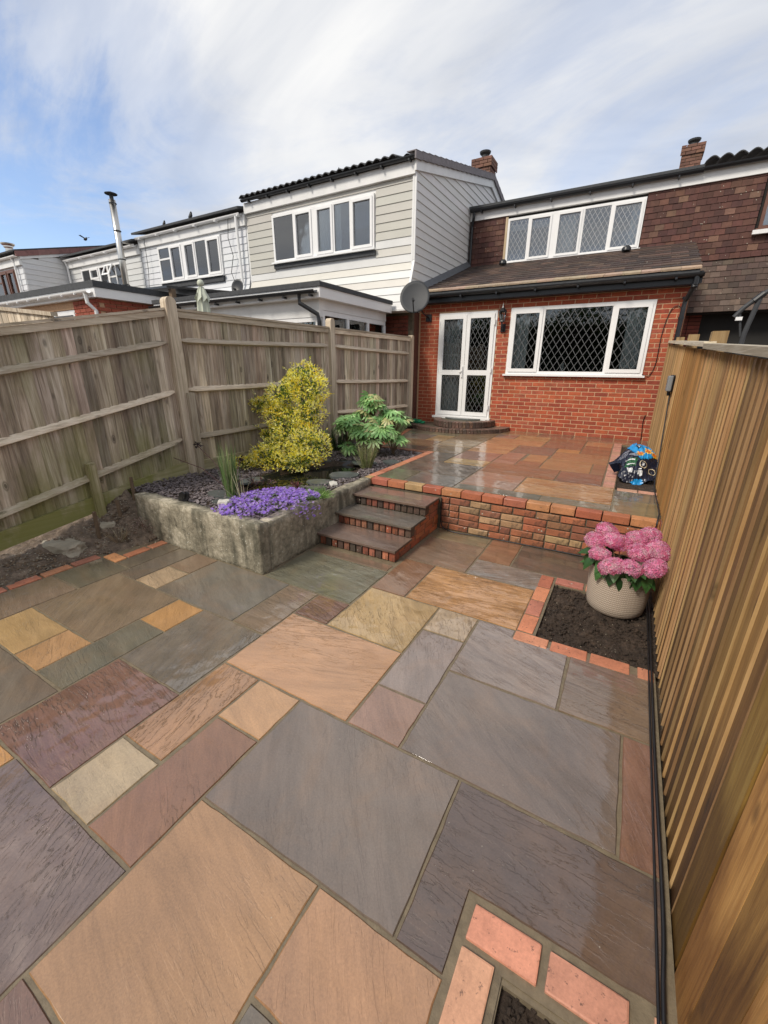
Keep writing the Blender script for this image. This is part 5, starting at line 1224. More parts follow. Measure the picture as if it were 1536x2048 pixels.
mb.tube([(-9.50, 4.845, 3.03), (-9.50, 4.86, 2.85), (-9.46, 4.97, 2.72), (-9.46, 4.97, .4)], .036, 8); mb.build('gutter', 'upvc', x2)
mb = MB(); mb.hexa([(-11.6, 6.6, 3.40), (-8.9, 6.2, 3.26), (-8.9, 8.3, 3.42), (-11.6, 8.3, 3.52), (-11.6, 6.6, 3.44), (-8.9, 6.2, 3.30), (-8.9, 8.3, 3.46), (-11.6, 8.3, 3.56)]); o = mb.build('canopy_sheet', 'black'); tag(o, 'thin black canopy roof between the two flat roofed extensions', 'canopy')
mb = MB(); mb.box(-9.0, -8.9, 6.3, 6.4, .3, 3.26); mb.box(-11.5, -11.4, 6.7, 6.8, .3, 3.40); mb.build('post', 'twig', o)
# flue
fl = thing('steel_flue', 'tall shiny stainless steel flue rising in front of the white terraced house', 'flue', (-13.3, 8.0, 3.3))
mb = MB(); mb.tube([(-13.36, 8.0, 3.2), (-13.30, 8.0, 6.0)], .085, 18); mb.build('pipe', 'steel', fl, smooth=True)
for zq in (3.9, 4.55, 5.25, 5.9): m2 = MB().lathe([(.088, zq), (.096, zq + .01), (.096, zq + .022), (.088, zq + .03)], -13.345 + (zq - 3.2) * .021, 8.0, 18); m2.build('joint_band', 'greymetal', fl)
m2 = MB().lathe([(.05, 6.0), (.05, 6.13)], -13.3, 8.0, 14); m2.lathe([(.155, 6.13), (.16, 6.145), (.001, 6.20)], -13.3, 8.0, 18); m2.build('cap', 'greymetal', fl)
mb = MB(); mb.box(-13.34, -13.3, 8.1, 8.42, 5.0, 5.04); mb.build('bracket', 'steel', fl)
# aerial
ae = thing('tv_aerial', 'small television aerial standing on the ridge of the beige clad house', 'aerial', (-8.75, 12.8, 6.4))
mb = MB(); mb.tube([(-8.75, 12.8, 6.3), (-8.75, 12.8, 7.42)], .02, 6); mb.build('mast', 'greymetal', ae)
mb = MB(); mb.tube([(-9.0, 12.6, 7.3), (-8.3, 13.1, 7.05)], .014, 6)
for k in range(6): c = Vector((-9.0, 12.6, 7.3)).lerp(Vector((-8.3, 13.1, 7.05)), k / 5); mb.tube([c + Vector((-.12, .0, -.14)), c + Vector((.12, 0, .14))], .009, 5)
mb.build('elements', 'greymetal', ae)
# birds
def bird(x, y, z, s, lab, flying=False):
    t = thing('bird', lab, 'bird', (x, y, z)); bm = bmesh.new(); bmesh.ops.create_icosphere(bm, subdivisions=2, radius=1)
    for v in bm.verts:
        k = 1 if v.co.x > -.3 else .5; v.co = Vector((v.co.x * s * 1.25, v.co.y * s * .5 * k, v.co.z * s * .5 * k + (s * .25 if v.co.x > .6 else 0)))
    me = bpy.data.meshes.new('body'); bm.to_mesh(me); bm.free(); me.materials.append(M['greymetal']); b = link('body', me, (x, y, z + s * (.0 if flying else .7)), t)
    if not flying: b.rotation_euler = (0, -.9, .4)
    h = MB().lathe([(.001, -s * .32), (s * .3, 0), (.001, s * .34)], 0, 0, 8); h = h.build('head', 'greymetal', t, loc=(0, 0, 0)); h.location = (s * (1.1 if flying else .5), 0, s * (.35 if flying else 1.65))
    if flying:
        for sg in (1, -1):
            w_ = MB().add([(0, 0, .0), (-s * .7, 0, 0), (-s * .9, sg * s * 1.9, s * .8), (s * .1, sg * s * 1.7, s * .8), (0, 0, .012), (-s * .7, 0, .012), (-s * .9, sg * s * 1.9, s * .8 + .006), (s * .1, sg * s * 1.7, s * .8 + .006)], [(0, 1, 2, 3), (7, 6, 5, 4), (0, 4, 5, 1), (1, 5, 6, 2), (2, 6, 7, 3), (3, 7, 4, 0)]).build('wing', 'greymetal', t, loc=(0, 0, 0)); w_.location = (0.02, 0, .02)
    else:
        m = MB().tube([(-.12 * s, 0, .5 * s), (-.05 * s, 0, 0)], .12 * s, 5); m.build('leg', 'twig', t, loc='local')
    return t
bird(-16.9, 9.0, 5.72, .085, 'small dark bird flying left of the steel flue', True)
bird(-11.65, 8.32, 5.25, .065, 'small dark bird perched on the gutter nearer the steel flue'); bird(-10.55, 8.32, 5.25, .085, 'larger dark bird perched on the gutter nearer the beige house')
# parasol
pz = thing('closed_parasol', 'closed pale green garden parasol poking up behind the old fence', 'parasol', (-6.3, 5.0, .3))
mb = MB(); mb.tube([(-6.3, 5, .3), (-6.3, 5, 2.95)], .02, 8); mb.build('pole', 'upvc', pz)
mb = MB(); n = 32; prof = [(.03, 2.90), (.055, 2.84), (.07, 2.7), (.10, 2.3), (.14, 1.9), (.15, 1.6)]
for r_, z_ in prof:
    for k in range(n): a = 2 * PI * k / n; rr = r_ * (1 + .28 * (k % 4 == 0) - .12 * (k % 4 == 2)); mb.v.append((-6.3 + rr * math.cos(a), 5 + rr * math.sin(a), z_))
for i in range(len(prof) - 1):
    for k in range(n): a, b = i * n + k, i * n + (k + 1) % n; mb.f.append((a, b, b + n, a + n))
mb.build('canopy', 'canvas', pz)
m2 = MB().lathe([(.001, 2.90), (.05, 2.92), (.055, 2.96), (.035, 3.0), (.001, 3.01)], -6.3, 5, 12); m2.build('finial', 'canvas', pz, smooth=True)
mb = MB(); 
for k in range(8):
    a = 2 * PI * k / 8; mb.add([(-6.3 + .05 * math.cos(a), 5 + .05 * math.sin(a), 2.86), (-6.3 + .05 * math.cos(a + .8), 5 + .05 * math.sin(a + .8), 2.86), (-6.3 + .12 * math.cos(a + .8), 5 + .12 * math.sin(a + .8), 2.74), (-6.3 + .12 * math.cos(a + .2), 5 + .12 * math.sin(a + .2), 2.67)], [(0, 1, 2, 3)])
mb.build('vent_flap', 'canvas', pz)
# far garden fence on the left
ff = thing('far_garden_fence', 'short length of grey brown fence at the far left behind the old fence', 'fence', (-8.0, 3.0, .2))
for k in range(34): mb = MB(); x = -10.2 + k * .1; zt = 2.47 - max(0, (x + 8.3)) * .10; mb.box(x, x + .094, 3.0 + .004 * (k % 2), 3.02 + .004 * (k % 2), .2, zt); mb.build('board', 'oldrail', ff)
mb = MB(); slope = [(-10.25, 2.49), (-8.3, 2.49), (-6.75, 2.335)]
for (xa_, za_), (xb_, zb_) in zip(slope, slope[1:]): mb.hexa([(xa_, 2.97, za_ - .03), (xb_, 2.97, zb_ - .03), (xb_, 3.05, zb_ - .03), (xa_, 3.05, za_ - .03), (xa_, 2.97, za_ + .02), (xb_, 2.97, zb_ + .02), (xb_, 3.05, zb_ + .02), (xa_, 3.05, za_ + .02)])
mb.build('capping', 'oldrail', ff)

# right neighbour : tile hung
n4 = thing('tile_hung_house', 'brown tile hung house to the right with white fascia and corrugated eaves', 'house', (1.8, 11.6, .4))
W4 = (1.58, 3.0, 4.22, 5.1)
def yk(z): return (YU - .012, .10) if z > 3.72 else (YU - .012 - (3.72 - z) * .36, .10 + .345)
sp2, pr2 = tile_wall(n4, .5, 3.4, 2.78, 5.12, [(W4[0] - .05, W4[1] + .3, W4[2] - .08, W4[3] + .1)], None, .110, .165, None, 0)
specs_lo = [s for s in sp2 if s[2] <= 3.75]; specs_hi = [s for s in sp2 if s[2] > 3.75]
place_tiles(specs_hi, pr2, n4, YU - .012, .165, .110, TCs + TCs[:4], 150, lean=.10, key=lambda s: s[0])
GL = [(.072, .044, .034), (.085, .054, .042), (.06, .039, .031), (.115, .08, .06), (.078, .050, .040)]
place_tiles(specs_lo, pr2, n4, yk, .165, .110, GL, 150, key=lambda s: s[0])
mb = MB(); mb.box(.5, 3.4, YU + .03, YU + .16, 3.6, 5.3); mb.hexa([(.5, 11.30, 2.76), (3.4, 11.30, 2.76), (3.4, 11.6, 2.76), (.5, 11.6, 2.76), (.5, 11.60, 3.74), (3.4, 11.60, 3.74), (3.4, 11.66, 3.74), (.5, 11.66, 3.74)]); mb.box(.5, 3.4, 11.65, 11.75, .3, 3.0); mb.build('wall', 'dark', n4)
mb = MB(); mb.box(.56, .575, 8.95, 11.4, .3, 3.0); mb.build('side_boarding', 'darkbrick', n4)
for zq in range(20):
    for k in range(2): o = link('brick', random.choice(fproto), (.70 + k * .225, 11.63, 1.3 + zq * .075), n4, vary((.20, .05, .035), .15))
mb = MB(); mb.box(.501, 3.4, YU - .05, YU + .03, 5.125, 5.33); mb.build('fascia', 'fascia', n4)
mb = MB(); gutter(mb, .502, 3.4, YU - .125, 5.36, .06); mb.build('gutter', 'black', n4)
wavy(n4, .5, 3.3, YU - .25, 5.46, 4.5, .24, per=.21, amp=.032)
window(n4, *W4, YU - .03, [(1.64, 2.25, False), (2.31, 2.95, True)], None, 'brownframe'); mb = MB(); mb.box(1.50, 3.05, YU - .12, YU - .05, 4.13, 4.20); mb.build('sill', 'fascia', n4)
mb = MB(); mb.box(1.64, 2.95, YU + .0, YU + .025, 4.28, 5.04); mb.build('blind', 'curtain', n4)
aw = thing('garden_swing_frame', 'dark grey metal canopy frame rising behind the new fence at the right edge', 'canopy frame', (1.15, 7.0, .3))
mb = MB(); mb.tube([(1.07, 7.0, .3), (1.09, 7.0, 2.1), (1.15, 7.0, 2.50)], .027, 10); mb.tube([(.95, 7.0, 2.30), (1.02, 7, 2.40), (1.14, 7.0, 2.52), (1.45, 7.0, 2.75), (1.9, 7.0, 2.85)], .027, 10); mb.tube([(1.0, 7.0, 2.33), (1.06, 7.0, 2.08)], .012, 8); mb.build('frame', 'greymetal', aw)
m2 = MB(); m2.tube([(1.10, 7.0, 2.47), (1.18, 7.0, 2.55)], .037, 10); m2.build('joint', 'black', aw); m2 = MB(); m2.box(.965, 1.03, 6.965, 7.0, 2.26, 2.30); m2.build('clip', 'upvc', aw)

# ================================================================== DOOR STEPS, LAMP, SMALL THINGS ON THE HOUSE
ss = thing('curved_brick_steps', 'two semicircular dark brick steps below the white french doors', 'steps', (-3.1, 8.8, TZ))
def half(cx, a, b, z0, z1, inset):
    pts = [(cx + (a - inset) * math.cos(PI + PI * i / 28), 8.8 + (b - inset) * math.sin(PI + PI * i / 28)) for i in range(29)]
    mb = MB(); mb.prism(pts, z0, z1); return mb
half(-3.15, 1.10, .98, TZ - .02, .520, .055).build('mortar_core', 'mortarold', ss); half(-3.03, .66, .76, .52, .640, .055).build('mortar_core', 'mortarold', ss)
sb = [cbox('step_brick', .062, .21, .075, .005, 'brickold', .002) for _ in range(3)]
def arc_bricks(cx, a, b, z, hgt, depth, cols):
    t = PI; last = None
    while t < 2 * PI:
        ex, ey = a * math.cos(t), b * math.sin(t); tx, ty = -a * math.sin(t), b * math.cos(t); L_ = math.hypot(tx, ty)
        nx, ny = b * math.cos(t), a * math.sin(t); q = math.hypot(nx, ny); nx /= q; ny /= q
        o = link('brick', random.choice(sb), (cx + ex - nx * depth / 2, 8.8 + ey - ny * depth / 2, z), ss, vary(random.choice(cols), .2)); o.rotation_euler = (0, 0, math.atan2(ny, nx) - PI / 2); o.scale = (1, depth / .21, hgt / .075)
        t += .072 / L_
DC = [(.15, .085, .065), (.12, .07, .055), (.18, .10, .07), (.10, .065, .05)]
arc_bricks(-3.15, 1.10, .98, TZ + .0, .078, .21, DC); arc_bricks(-3.03, .66, .76, .533, .118, .16, DC)
mb = half(-3.05, .42, .30, .62, .668, 0); mb.build('inner_slab', 'slab_slate', ss)
la = thing('wall_lantern', 'black coach lantern on the brick wall between the french doors and window', 'lantern', (-2.375, 8.8, 2.4))
mb = MB(); mb.box(-2.42, -2.33, 8.77, 8.80, 2.36, 2.50); mb.tube([(-2.375, 8.78, 2.42), (-2.375, 8.70, 2.38), (-2.375, 8.66, 2.44), (-2.375, 8.66, 2.52)], .014, 8); mb.tube([(-2.375, 8.74, 2.44), (-2.375, 8.69, 2.50), (-2.375, 8.72, 2.54)], .01, 6); mb.build('bracket', 'black', la)
mb = MB(); c = (-2.375, 8.66); mb.lathe([(.03, 2.52), (.05, 2.535), (.045, 2.55)], *c, 6); mb.lathe([(.075, 2.70), (.08, 2.715), (.03, 2.77), (.02, 2.80), (.008, 2.84), (.001, 2.86)], *c, 6)
for k in range(6): a = 2 * PI * k / 6; mb.tube([(c[0] + .045 * math.cos(a), c[1] + .045 * math.sin(a), 2.545), (c[0] + .072 * math.cos(a), c[1] + .072 * math.sin(a), 2.705)], .005, 5)
mb.build('cage', 'black', la); mb = MB().lathe([(.042, 2.55), (.068, 2.70)], *c, 6); mb.build('lantern_glass', 'glass', la); mb = MB().lathe([(.012, 2.55), (.02, 2.6), (.02, 2.64), (.001, 2.67)], *c, 8); mb.build('bulb', 'pebble', la)
def cable(name, pts, r, lab, mat='rubber', cat='cable', n=6, smooth_n=6):
    P = [Vector(p) for p in pts]; Q = []
    for i in range(len(P) - 1):
        p0, p1, p2, p3 = P[max(i - 1, 0)], P[i], P[i + 1], P[min(i + 2, len(P) - 1)]
        for k in range(smooth_n):
            t = k / smooth_n; Q.append(.5 * ((2 * p1) + (-p0 + p2) * t + (2 * p0 - 5 * p1 + 4 * p2 - p3) * t * t + (-p0 + 3 * p1 - 3 * p2 + p3) * t ** 3))
    Q.append(P[-1]); mb = MB(); mb.tube(Q, r, n); o = mb.build(name, mat, smooth=True); tag(o, lab, cat); return o
cable('wall_cable', [(.50, 8.78, 2.60), (.42, 8.785, 2.66), (.34, 8.785, 2.58), (.29, 8.785, 2.25), (.29, 8.785, 1.8), (.25, 8.785, 1.62), (.20, 8.78, 1.57), (.12, 8.74, 1.60)], .006, 'thin dark cable looping down beside the large downstairs window')
cable('wall_cable', [(.30, 8.785, .92), (.285, 8.785, .8), (.30, 8.785, .6), (.31, 8.78, .47)], .006, 'short dark cable rising from the ground on the brick wall')
cable('ground_cable', [(-1.585, 4.02, .36), (-1.58, 4.015, .30), (-1.575, 4.01, .12), (-1.54, 4.0, .03), (-1.40, 3.97, .012), (-1.1, 4.0, .010), (-.7, 4.02, .010), (-.2, 4.03, .010), (.30, 4.03, .012), (.375, 3.98, .012)], .0065, 'black cable trailing from the steps along the foot of the retaining wall')
cable('fence_cable', [(.375, -.6, .012), (.372, .6, .012), (.374, .95, .016), (.385, 1.2, .012), (.384, 1.9, .012), (.39, 2.6, .012), (.397, 3.4, .012), (.39, 3.98, .02), (.388, 4.005, .2), (.385, 4.0, .40), (.392, 4.06, .49), (.402, 4.25, .50), (.40, 4.9, .48), (.405, 5.3, .5), (.405, 5.55, .8), (.403, 5.85, 1.2), (.402, 6.0, 1.42)], .0068, 'thick black cable running along the foot of the new fence up to the outdoor socket')
cable('fence_cable', [(.360, -.6, .010), (.358, .6, .010), (.362, .95, .010), (.366, 1.4, .010), (.372, 2.2, .010), (.38, 3.0, .010), (.385, 3.9, .010)], .0045, 'thinner black cable lying beside the thick one at the foot of the new fence')
sk = thing('outdoor_socket', 'grey weatherproof outdoor socket box fixed to the new fence', 'socket', (.40, 6.0, 1.45))
me = cbox('cover', .05, .17, .17, .014, 'greymetal', 0, 3); me.materials.clear(); M['socketgrey'] = simple('grey_socket_plastic', (.22, .23, .24), .45, .08, 5); me.materials.append(M['socketgrey']); link('cover', me, (.375, 6.0, 1.45), sk)
me = cbox('back_box', .04, .19, .19, .010, 'black', 0, 2); link('back_box', me, (.398, 6.04, 1.44), sk); mb = MB(); mb.tube([(.385, 6.0, 1.45), (.39, 6.0, 1.40)], .018, 8); mb.build('gland', 'black', sk)
mb = MB(); mb.box(-.022, .022, -.012, .012, 0, 1.7); o = mb.build('timber_batten', 'palewood', loc=(0, 0, 0), color=(.8, .62, .45)); o.location = (.425, 8.66, .6); tag(o, 'upright timber batten where the new fence meets the brick house', 'batten')
# green hose coil
pts = []
for i in range(90): a = i * .42; rr = .11 + .05 * math.sin(i * .9) ; pts.append((-4.0 + rr * 1.2 * math.cos(a) + .02 * math.sin(i * 2.3), 8.42 + rr * .8 * math.sin(a), .50 + .05 * abs(math.sin(i * .37)) + .0006 * i))
cable('green_hose', pts, .011, 'green hose heaped beside the curved brick steps', 'rope', 'hose', 6, 2)

# ================================================================== PLANTS
def frame_from(d, up=Vector((0, 0, 1))):
    d = d.normalized(); s = d.cross(up)
    if s.length < .01: s = Vector((1, 0, 0))
    s.normalize(); return d, s, s.cross(d)
def leafquad(mb, p, d, nrm_j, ln, w, col, fold=.25):
    d, s, n = frame_from(d + Vector((ru(-1, 1), ru(-1, 1), ru(-1, 1))) * nrm_j)
    a = rnd() * .9 - .45; s2 = s * math.cos(a) + n * math.sin(a); n2 = n * math.cos(a) - s * math.sin(a)
    m = p + d * ln * .5
    mb.add([p, m + s2 * w * .5 + n2 * w * fold, p + d * ln, m - s2 * w * .5 + n2 * w * fold], [(0, 1, 2), (0, 2, 3)], col)
# --- golden euonymus
eu = thing('golden_shrub', 'tall yellow variegated shrub climbing against the old fence', 'shrub', (-3.9, 4.1, .44))
CL = [(-3.72, 4.40, 1.60, .21, .16, .13), (-3.66, 4.35, 1.42, .32, .22, .2), (-4.02, 4.3, 1.32, .28, .2, .17), (-4.34, 4.2, 1.19, .22, .12, .10), (-4.12, 4.25, 1.12, .22, .18, .12), (-3.95, 4.2, 1.05, .30, .26, .20), (-3.62, 4.3, 1.15, .22, .2, .22), (-3.72, 4.15, .84, .36, .28, .18),
      (-3.48, 4.15, .74, .27, .25, .22), (-3.98, 4.0, .70, .16, .2, .12), (-3.95, 3.9, .56, .30, .22, .16), (-3.55, 4.0, .56, .28, .22, .15), (-4.28, 3.75, .47, .22, .16, .08), (-3.95, 4.4, 1.52, .10, .08, .10), (-4.30, 4.2, .80, .10, .07, .06)]
mb = MB(); Y1, Y2, Y3, GR = (.95, .86, .12), (.95, .92, .42), (.90, .66, .05), (.10, .19, .05)
tot = 15000; wts = [c[3] * c[5] + .01 for c in CL]; sw = sum(wts)
for c, w_ in zip(CL, wts):
    for _ in range(int(tot * w_ / sw)):
        while True:
            v = Vector((ru(-1, 1), ru(-1, 1), ru(-1, 1)))
            if .0 < v.length < 1: break
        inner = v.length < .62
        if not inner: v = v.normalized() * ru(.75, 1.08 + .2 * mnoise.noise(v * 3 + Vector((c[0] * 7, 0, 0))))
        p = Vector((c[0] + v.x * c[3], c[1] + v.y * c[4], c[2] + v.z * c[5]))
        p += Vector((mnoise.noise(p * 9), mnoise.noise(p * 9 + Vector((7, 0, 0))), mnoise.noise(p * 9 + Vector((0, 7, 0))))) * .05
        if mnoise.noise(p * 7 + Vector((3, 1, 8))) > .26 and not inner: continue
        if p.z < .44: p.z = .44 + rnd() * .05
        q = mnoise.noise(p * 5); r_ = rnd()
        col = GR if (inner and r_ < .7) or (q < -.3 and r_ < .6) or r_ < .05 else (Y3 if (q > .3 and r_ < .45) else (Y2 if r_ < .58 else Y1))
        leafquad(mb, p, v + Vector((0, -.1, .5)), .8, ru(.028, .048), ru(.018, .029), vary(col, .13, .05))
shoots = MB()
for _ in range(46):
    c = random.choice(CL); a = rnd() * 2 * PI; b = Vector((c[0] + math.cos(a) * c[3] * .8, c[1] - abs(math.sin(a)) * c[4] * .7, c[2] + c[5] * ru(-.4, .8)))
    t_ = b + Vector((math.cos(a) * ru(.06, .16), ru(-.08, .02), ru(.03, .17))); shoots.tube([b, b.lerp(t_, .5) + Vector((0, 0, .015)), t_], .0022, 4); shoots.c += [(.20, .16, .07)] * (len(shoots.f) - len(shoots.c))
    for k in range(14):
        q = b.lerp(t_, k / 13); leafquad(mb, q + Vector((ru(-1, 1), ru(-1, 1), ru(-1, 1))) * .008, (t_ - b).normalized() + Vector((ru(-1, 1), ru(-1, 1), ru(-.3, 1))), .4, ru(.022, .036), ru(.013, .02), vary(random.choice((Y1, Y2, Y2, GR)), .15))
kind(shoots.build('shoots', 'sunleaf', eu), 'stuff')
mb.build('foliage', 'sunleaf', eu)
mb = MB()
for k in range(12):
    c = random.choice(CL[:10]); a = Vector((-3.85 + ru(-.15, .2), 4.15, .42)); b = Vector((c[0], c[1], c[2])); mb.tube([a, a.lerp(b, .5) + Vector((ru(-.05, .05), ru(-.05, .05), 0)), b], .010, 6, True, .004)
mb.build('stems', 'twig', eu)
# --- fatsia : large palmate leaves, each a part
fa = thing('palmate_leaf_shrub', 'glossy green shrub with large hand shaped leaves beside the pond', 'shrub', (-3.4, 5.4, .44))
def palm_mesh(col):
    mb = MB(); lobes = 8; R = 1.0
    for i in range(lobes):
        a = -1.95 + 3.9 * i / (lobes - 1); L_ = R * (1 - .22 * abs(a) / 1.95) * ru(.9, 1.06); w = .20 * L_; d = Vector((math.sin(a), math.cos(a), 0)); s = Vector((math.cos(a), -math.sin(a), 0)); dr = -.12 - .10 * abs(a)
        p0 = Vector((0, 0, 0)); pts = [p0, d * L_ * .35 + s * w * .42 + Vector((0, 0, .035)), d * L_ * .68 + s * w * .62 + Vector((0, 0, dr * .35)), d * L_ + Vector((0, 0, dr)), d * L_ * .68 - s * w * .62 + Vector((0, 0, dr * .35)), d * L_ * .35 - s * w * .42 + Vector((0, 0, .035)), d * L_ * .5 + Vector((0, 0, .0))]
        mb.add(pts, [(0, 1, 6), (1, 2, 6), (2, 3, 6), (3, 4, 6), (4, 5, 6), (5, 0, 6)], vary(col, .10, .03))
    me = bpy.data.meshes.new('leaf'); me.from_pydata([tuple(v) for v in mb.v], [], mb.f)
    ca = me.color_attributes.new('Col', 'FLOAT_COLOR', 'CORNER'); buf = []
    for p, c in zip(me.polygons, mb.c): buf += [*c, 1.0] * p.loop_total
    ca.data.foreach_set('color', buf); me.materials.append(M['leaf']); return me
PL = [palm_mesh(c) for c in ((.32, .56, .20), (.40, .64, .25), (.20, .40, .14), (.52, .72, .36), (.26, .48, .18), (.50, .48, .22))]
stems = MB()
def fleaf(base, tip, size, me):
    v = (tip - base); o = bpy.data.objects.new('leaf', me); COL.objects.link(o); o.parent = fa; o.location = tip - wpos(fa)
    out_ = Vector((v.x, v.y, 0)).normalized() if Vector((v.x, v.y, 0)).length > .01 else Vector((0, -1, 0)); d = (out_ * 1.0 + Vector((ru(-.6, .6), ru(-.7, .5), ru(-1.2, .35)))).normalized()
    s = d.cross(Vector((ru(-.35, .35), ru(-.35, .35), 1))).normalized(); n = s.cross(d)
    o.rotation_euler = Matrix((s, d, n)).transposed().to_euler(); o.scale = (size,) * 3
    stems.tube([base, base.lerp(tip, .6) + Vector((0, 0, .03)), tip], .006, 5)
for (cx, cy, cz, rx, rz, n_) in ((-3.38, 5.5, 1.17, .15, .14, 22), (-3.05, 5.6, .98, .20, .10, 20), (-3.50, 5.4, .85, .36, .20, 66), (-3.18, 5.3, .74, .26, .17, 38), (-3.80, 5.45, .75, .16, .20, 18), (-2.98, 5.45, .68, .16, .06, 10), (-3.55, 5.1, .56, .10, .05, 7)):
    for _ in range(n_):
        a = rnd() * 2 * PI; e = ru(-.4, 1); r_ = math.sqrt(1 - min(1, e * e)); v = Vector((math.cos(a) * r_ * rx, math.sin(a) * r_ * rx * .8, e * rz)) * ru(.7, 1.1)
        tip = Vector((cx, cy, cz)) + v; base = Vector((cx + ru(-.03, .03), cy, max(.45, cz - .25))); fleaf(base, tip, ru(.13, .20), random.choice(PL[:5] if rnd() < .93 else PL[5:]))
for bx, by, bz in ((-3.38, 5.5, 1.1), (-3.05, 5.6, .9), (-3.5, 5.4, .75), (-3.2, 5.3, .7), (-3.75, 5.45, .7)): stems.tube([(-3.42, 5.42, .42), ((bx - 3.42) / 2, (by + 5.42) / 2, (bz + .5) / 2), (bx, by, bz)], .014, 6)
stems.build('stems', 'twig', fa)
def tuft(name, c, R, H, n, cols, lab, cat, lw=.006, leafy=True, spread=.6):
    mb = MB()
    for _ in range(n):
        a = rnd() * 2 * PI; r_ = R * math.sqrt(rnd()) * .35; b = Vector((c[0] + r_ * math.cos(a), c[1] + r_ * math.sin(a), c[2])); h = H * ru(.55, 1.08)
        t = b + Vector((math.cos(a) * R * spread * ru(.2, 1.3), math.sin(a) * R * spread * ru(.2, 1.3), h)); col = vary(random.choice(cols), .2)
        m_ = b.lerp(t, .55) + Vector((0, 0, h * .06)); s = (t - b).cross(Vector((math.cos(a * 3), math.sin(a * 3), 0))).normalized() * lw
        mb.add([b - s, b + s, m_ + s, m_ - s, t], [(0, 1, 2, 3), (3, 2, 4)], col)
        if leafy:
            for k in range(11): q = b.lerp(m_, k / 5) if k < 5 else m_.lerp(t, (k - 5) / 6); leafquad(mb, q, (t - b) + Vector((ru(-1, 1), ru(-1, 1), ru(-.2, .6))) * h * .7, .3, ru(.016, .03), .0045, vary(col, .15))
    o = mb.build(name, 'leaf'); tag(o, lab, cat); return o
tuft('olive_tuft', (-2.86, 4.52, .43), .19, .34, 150, [(.22, .25, .10), (.30, .31, .14), (.36, .33, .20), (.15, .19, .07)], 'bushy olive green lavender tuft at the pond edge beside the brick coping', 'plant', .003)
tuft('border_bush', (-3.72, 6.85, .44), .30, .42, 150, [(.13, .19, .085), (.18, .24, .11), (.24, .28, .16)], 'grey green feathery bush behind the hand leaved shrub near the patio', 'plant', .003)
tuft('border_bush', (-4.0, 7.6, .45), .28, .34, 120, [(.12, .17, .08), (.17, .22, .11), (.20, .16, .12)], 'low dull green bush in the border nearest the house wall', 'plant', .003)
tuft('dark_leaf_bush', (-3.92, 5.3, .44), .24, .36, 110, [(.04, .08, .03), (.06, .11, .04)], 'dark green undergrowth between the yellow shrub and the hand leaved shrub', 'plant', .004)
rush = tuft('rush_clump', (-3.36, 2.72, .43), .13, .56, 170, [(.13, .24, .07), (.18, .30, .10), (.24, .33, .14), (.32, .33, .18)], 'tall clump of thin green rushes at the front of the pond', 'rushes', .0032, False, .55)
tuft('grass_wisps', (-3.12, 2.66, .43), .2, .40, 9, [(.34, .34, .2), (.42, .38, .26)], 'few pale dry grass wisps leaning over the purple flowers', 'grass', .0022, False, 1.0)
# dark red plants
def lancet(name, c, n, R, H, cols, lab):
    mb = MB()
    for _ in range(n):
        a = rnd() * 2 * PI; b = Vector(c) + Vector((ru(-1, 1) * R * .7, ru(-1, 1) * R * .5, 0)); 
        for k in range(7):
            z = H * k / 7; leafquad(mb, b + Vector((math.cos(a) * z * .25, math.sin(a) * z * .25, z)), Vector((ru(-1, 1), ru(-1, 1), ru(.0, .6))), .2, ru(.05, .085), ru(.014, .024), vary(random.choice(cols), .3))
    o = mb.build(name, 'leaf'); tag(o, lab, 'plant'); return o
lancet('dark_red_plant', (-3.22, 3.0, .43), 16, .16, .15, [(.045, .02, .02), (.08, .03, .03), (.06, .045, .03), (.12, .05, .04)], 'dark burgundy leaved plant at the near edge of the pond')
lancet('red_leaf_plant', (-2.95, 3.22, .43), 8, .10, .08, [(.16, .03, .03), (.10, .03, .03)], 'low red leaved plant behind the purple flowers')
dk = MB()
for c, s in (((-4.12, 2.95, .86), .04), ((-3.62, 3.1, .72), .035)):
    for _ in range(26): leafquad(dk, Vector(c) + Vector((ru(-1, 1), ru(-1, 1), ru(-1, 1))) * s * .6, Vector((ru(-1, 1), ru(-1, 1), ru(-1, 1))), .4, ru(.03, .05), .024, vary((.02, .008, .01), .2))
for a, b in (((-3.42, 2.8, .43), (-4.12, 2.95, .86)), ((-3.42, 2.85, .43), (-3.62, 3.1, .72)), ((-3.42, 2.8, .43), (-4.2, 2.7, .75))):
    dk.tube([a, Vector(a).lerp(Vector(b), .5) + Vector((0, 0, .08)), b], .004, 5); 
dk.c += [(.08, .04, .04)] * (len(dk.f) - len(dk.c))
dk.c = dk.c[:len(dk.f)]
o = dk.build('dark_flower', 'leaf'); tag(o, 'near black rosette heads on thin bent stems behind the rushes', 'plant')
bx = MB(); pr_ = [(0, 0), (.05, .02), (.09, .06), (.10, .10), (.07, .12), (.03, .10), (0, .05)]
for k, (dx, rz) in enumerate(((0, .2), (.07, .9))):
    pts = [(a_ * math.cos(rz) - b_ * .3 * math.sin(rz), a_ * math.sin(rz) * .5, b_) for a_, b_ in pr_]
    n_ = len(pts); bx.add([(-3.66 + dx + p[0], 2.33 + p[1], .43 + p[2]) for p in pts] + [(-3.66 + dx + p[0] + .004, 2.33 + p[1] + .01, .43 + p[2]) for p in pts], [tuple(range(n_)), tuple(range(n_, 2 * n_))[::-1]] + [(i, (i + 1) % n_, n_ + (i + 1) % n_, n_ + i) for i in range(n_)])
o = bx.build('black_leaf', 'liner'); tag(o, 'curled black leaf shaped ornament on the slate at the wall top', 'ornament')
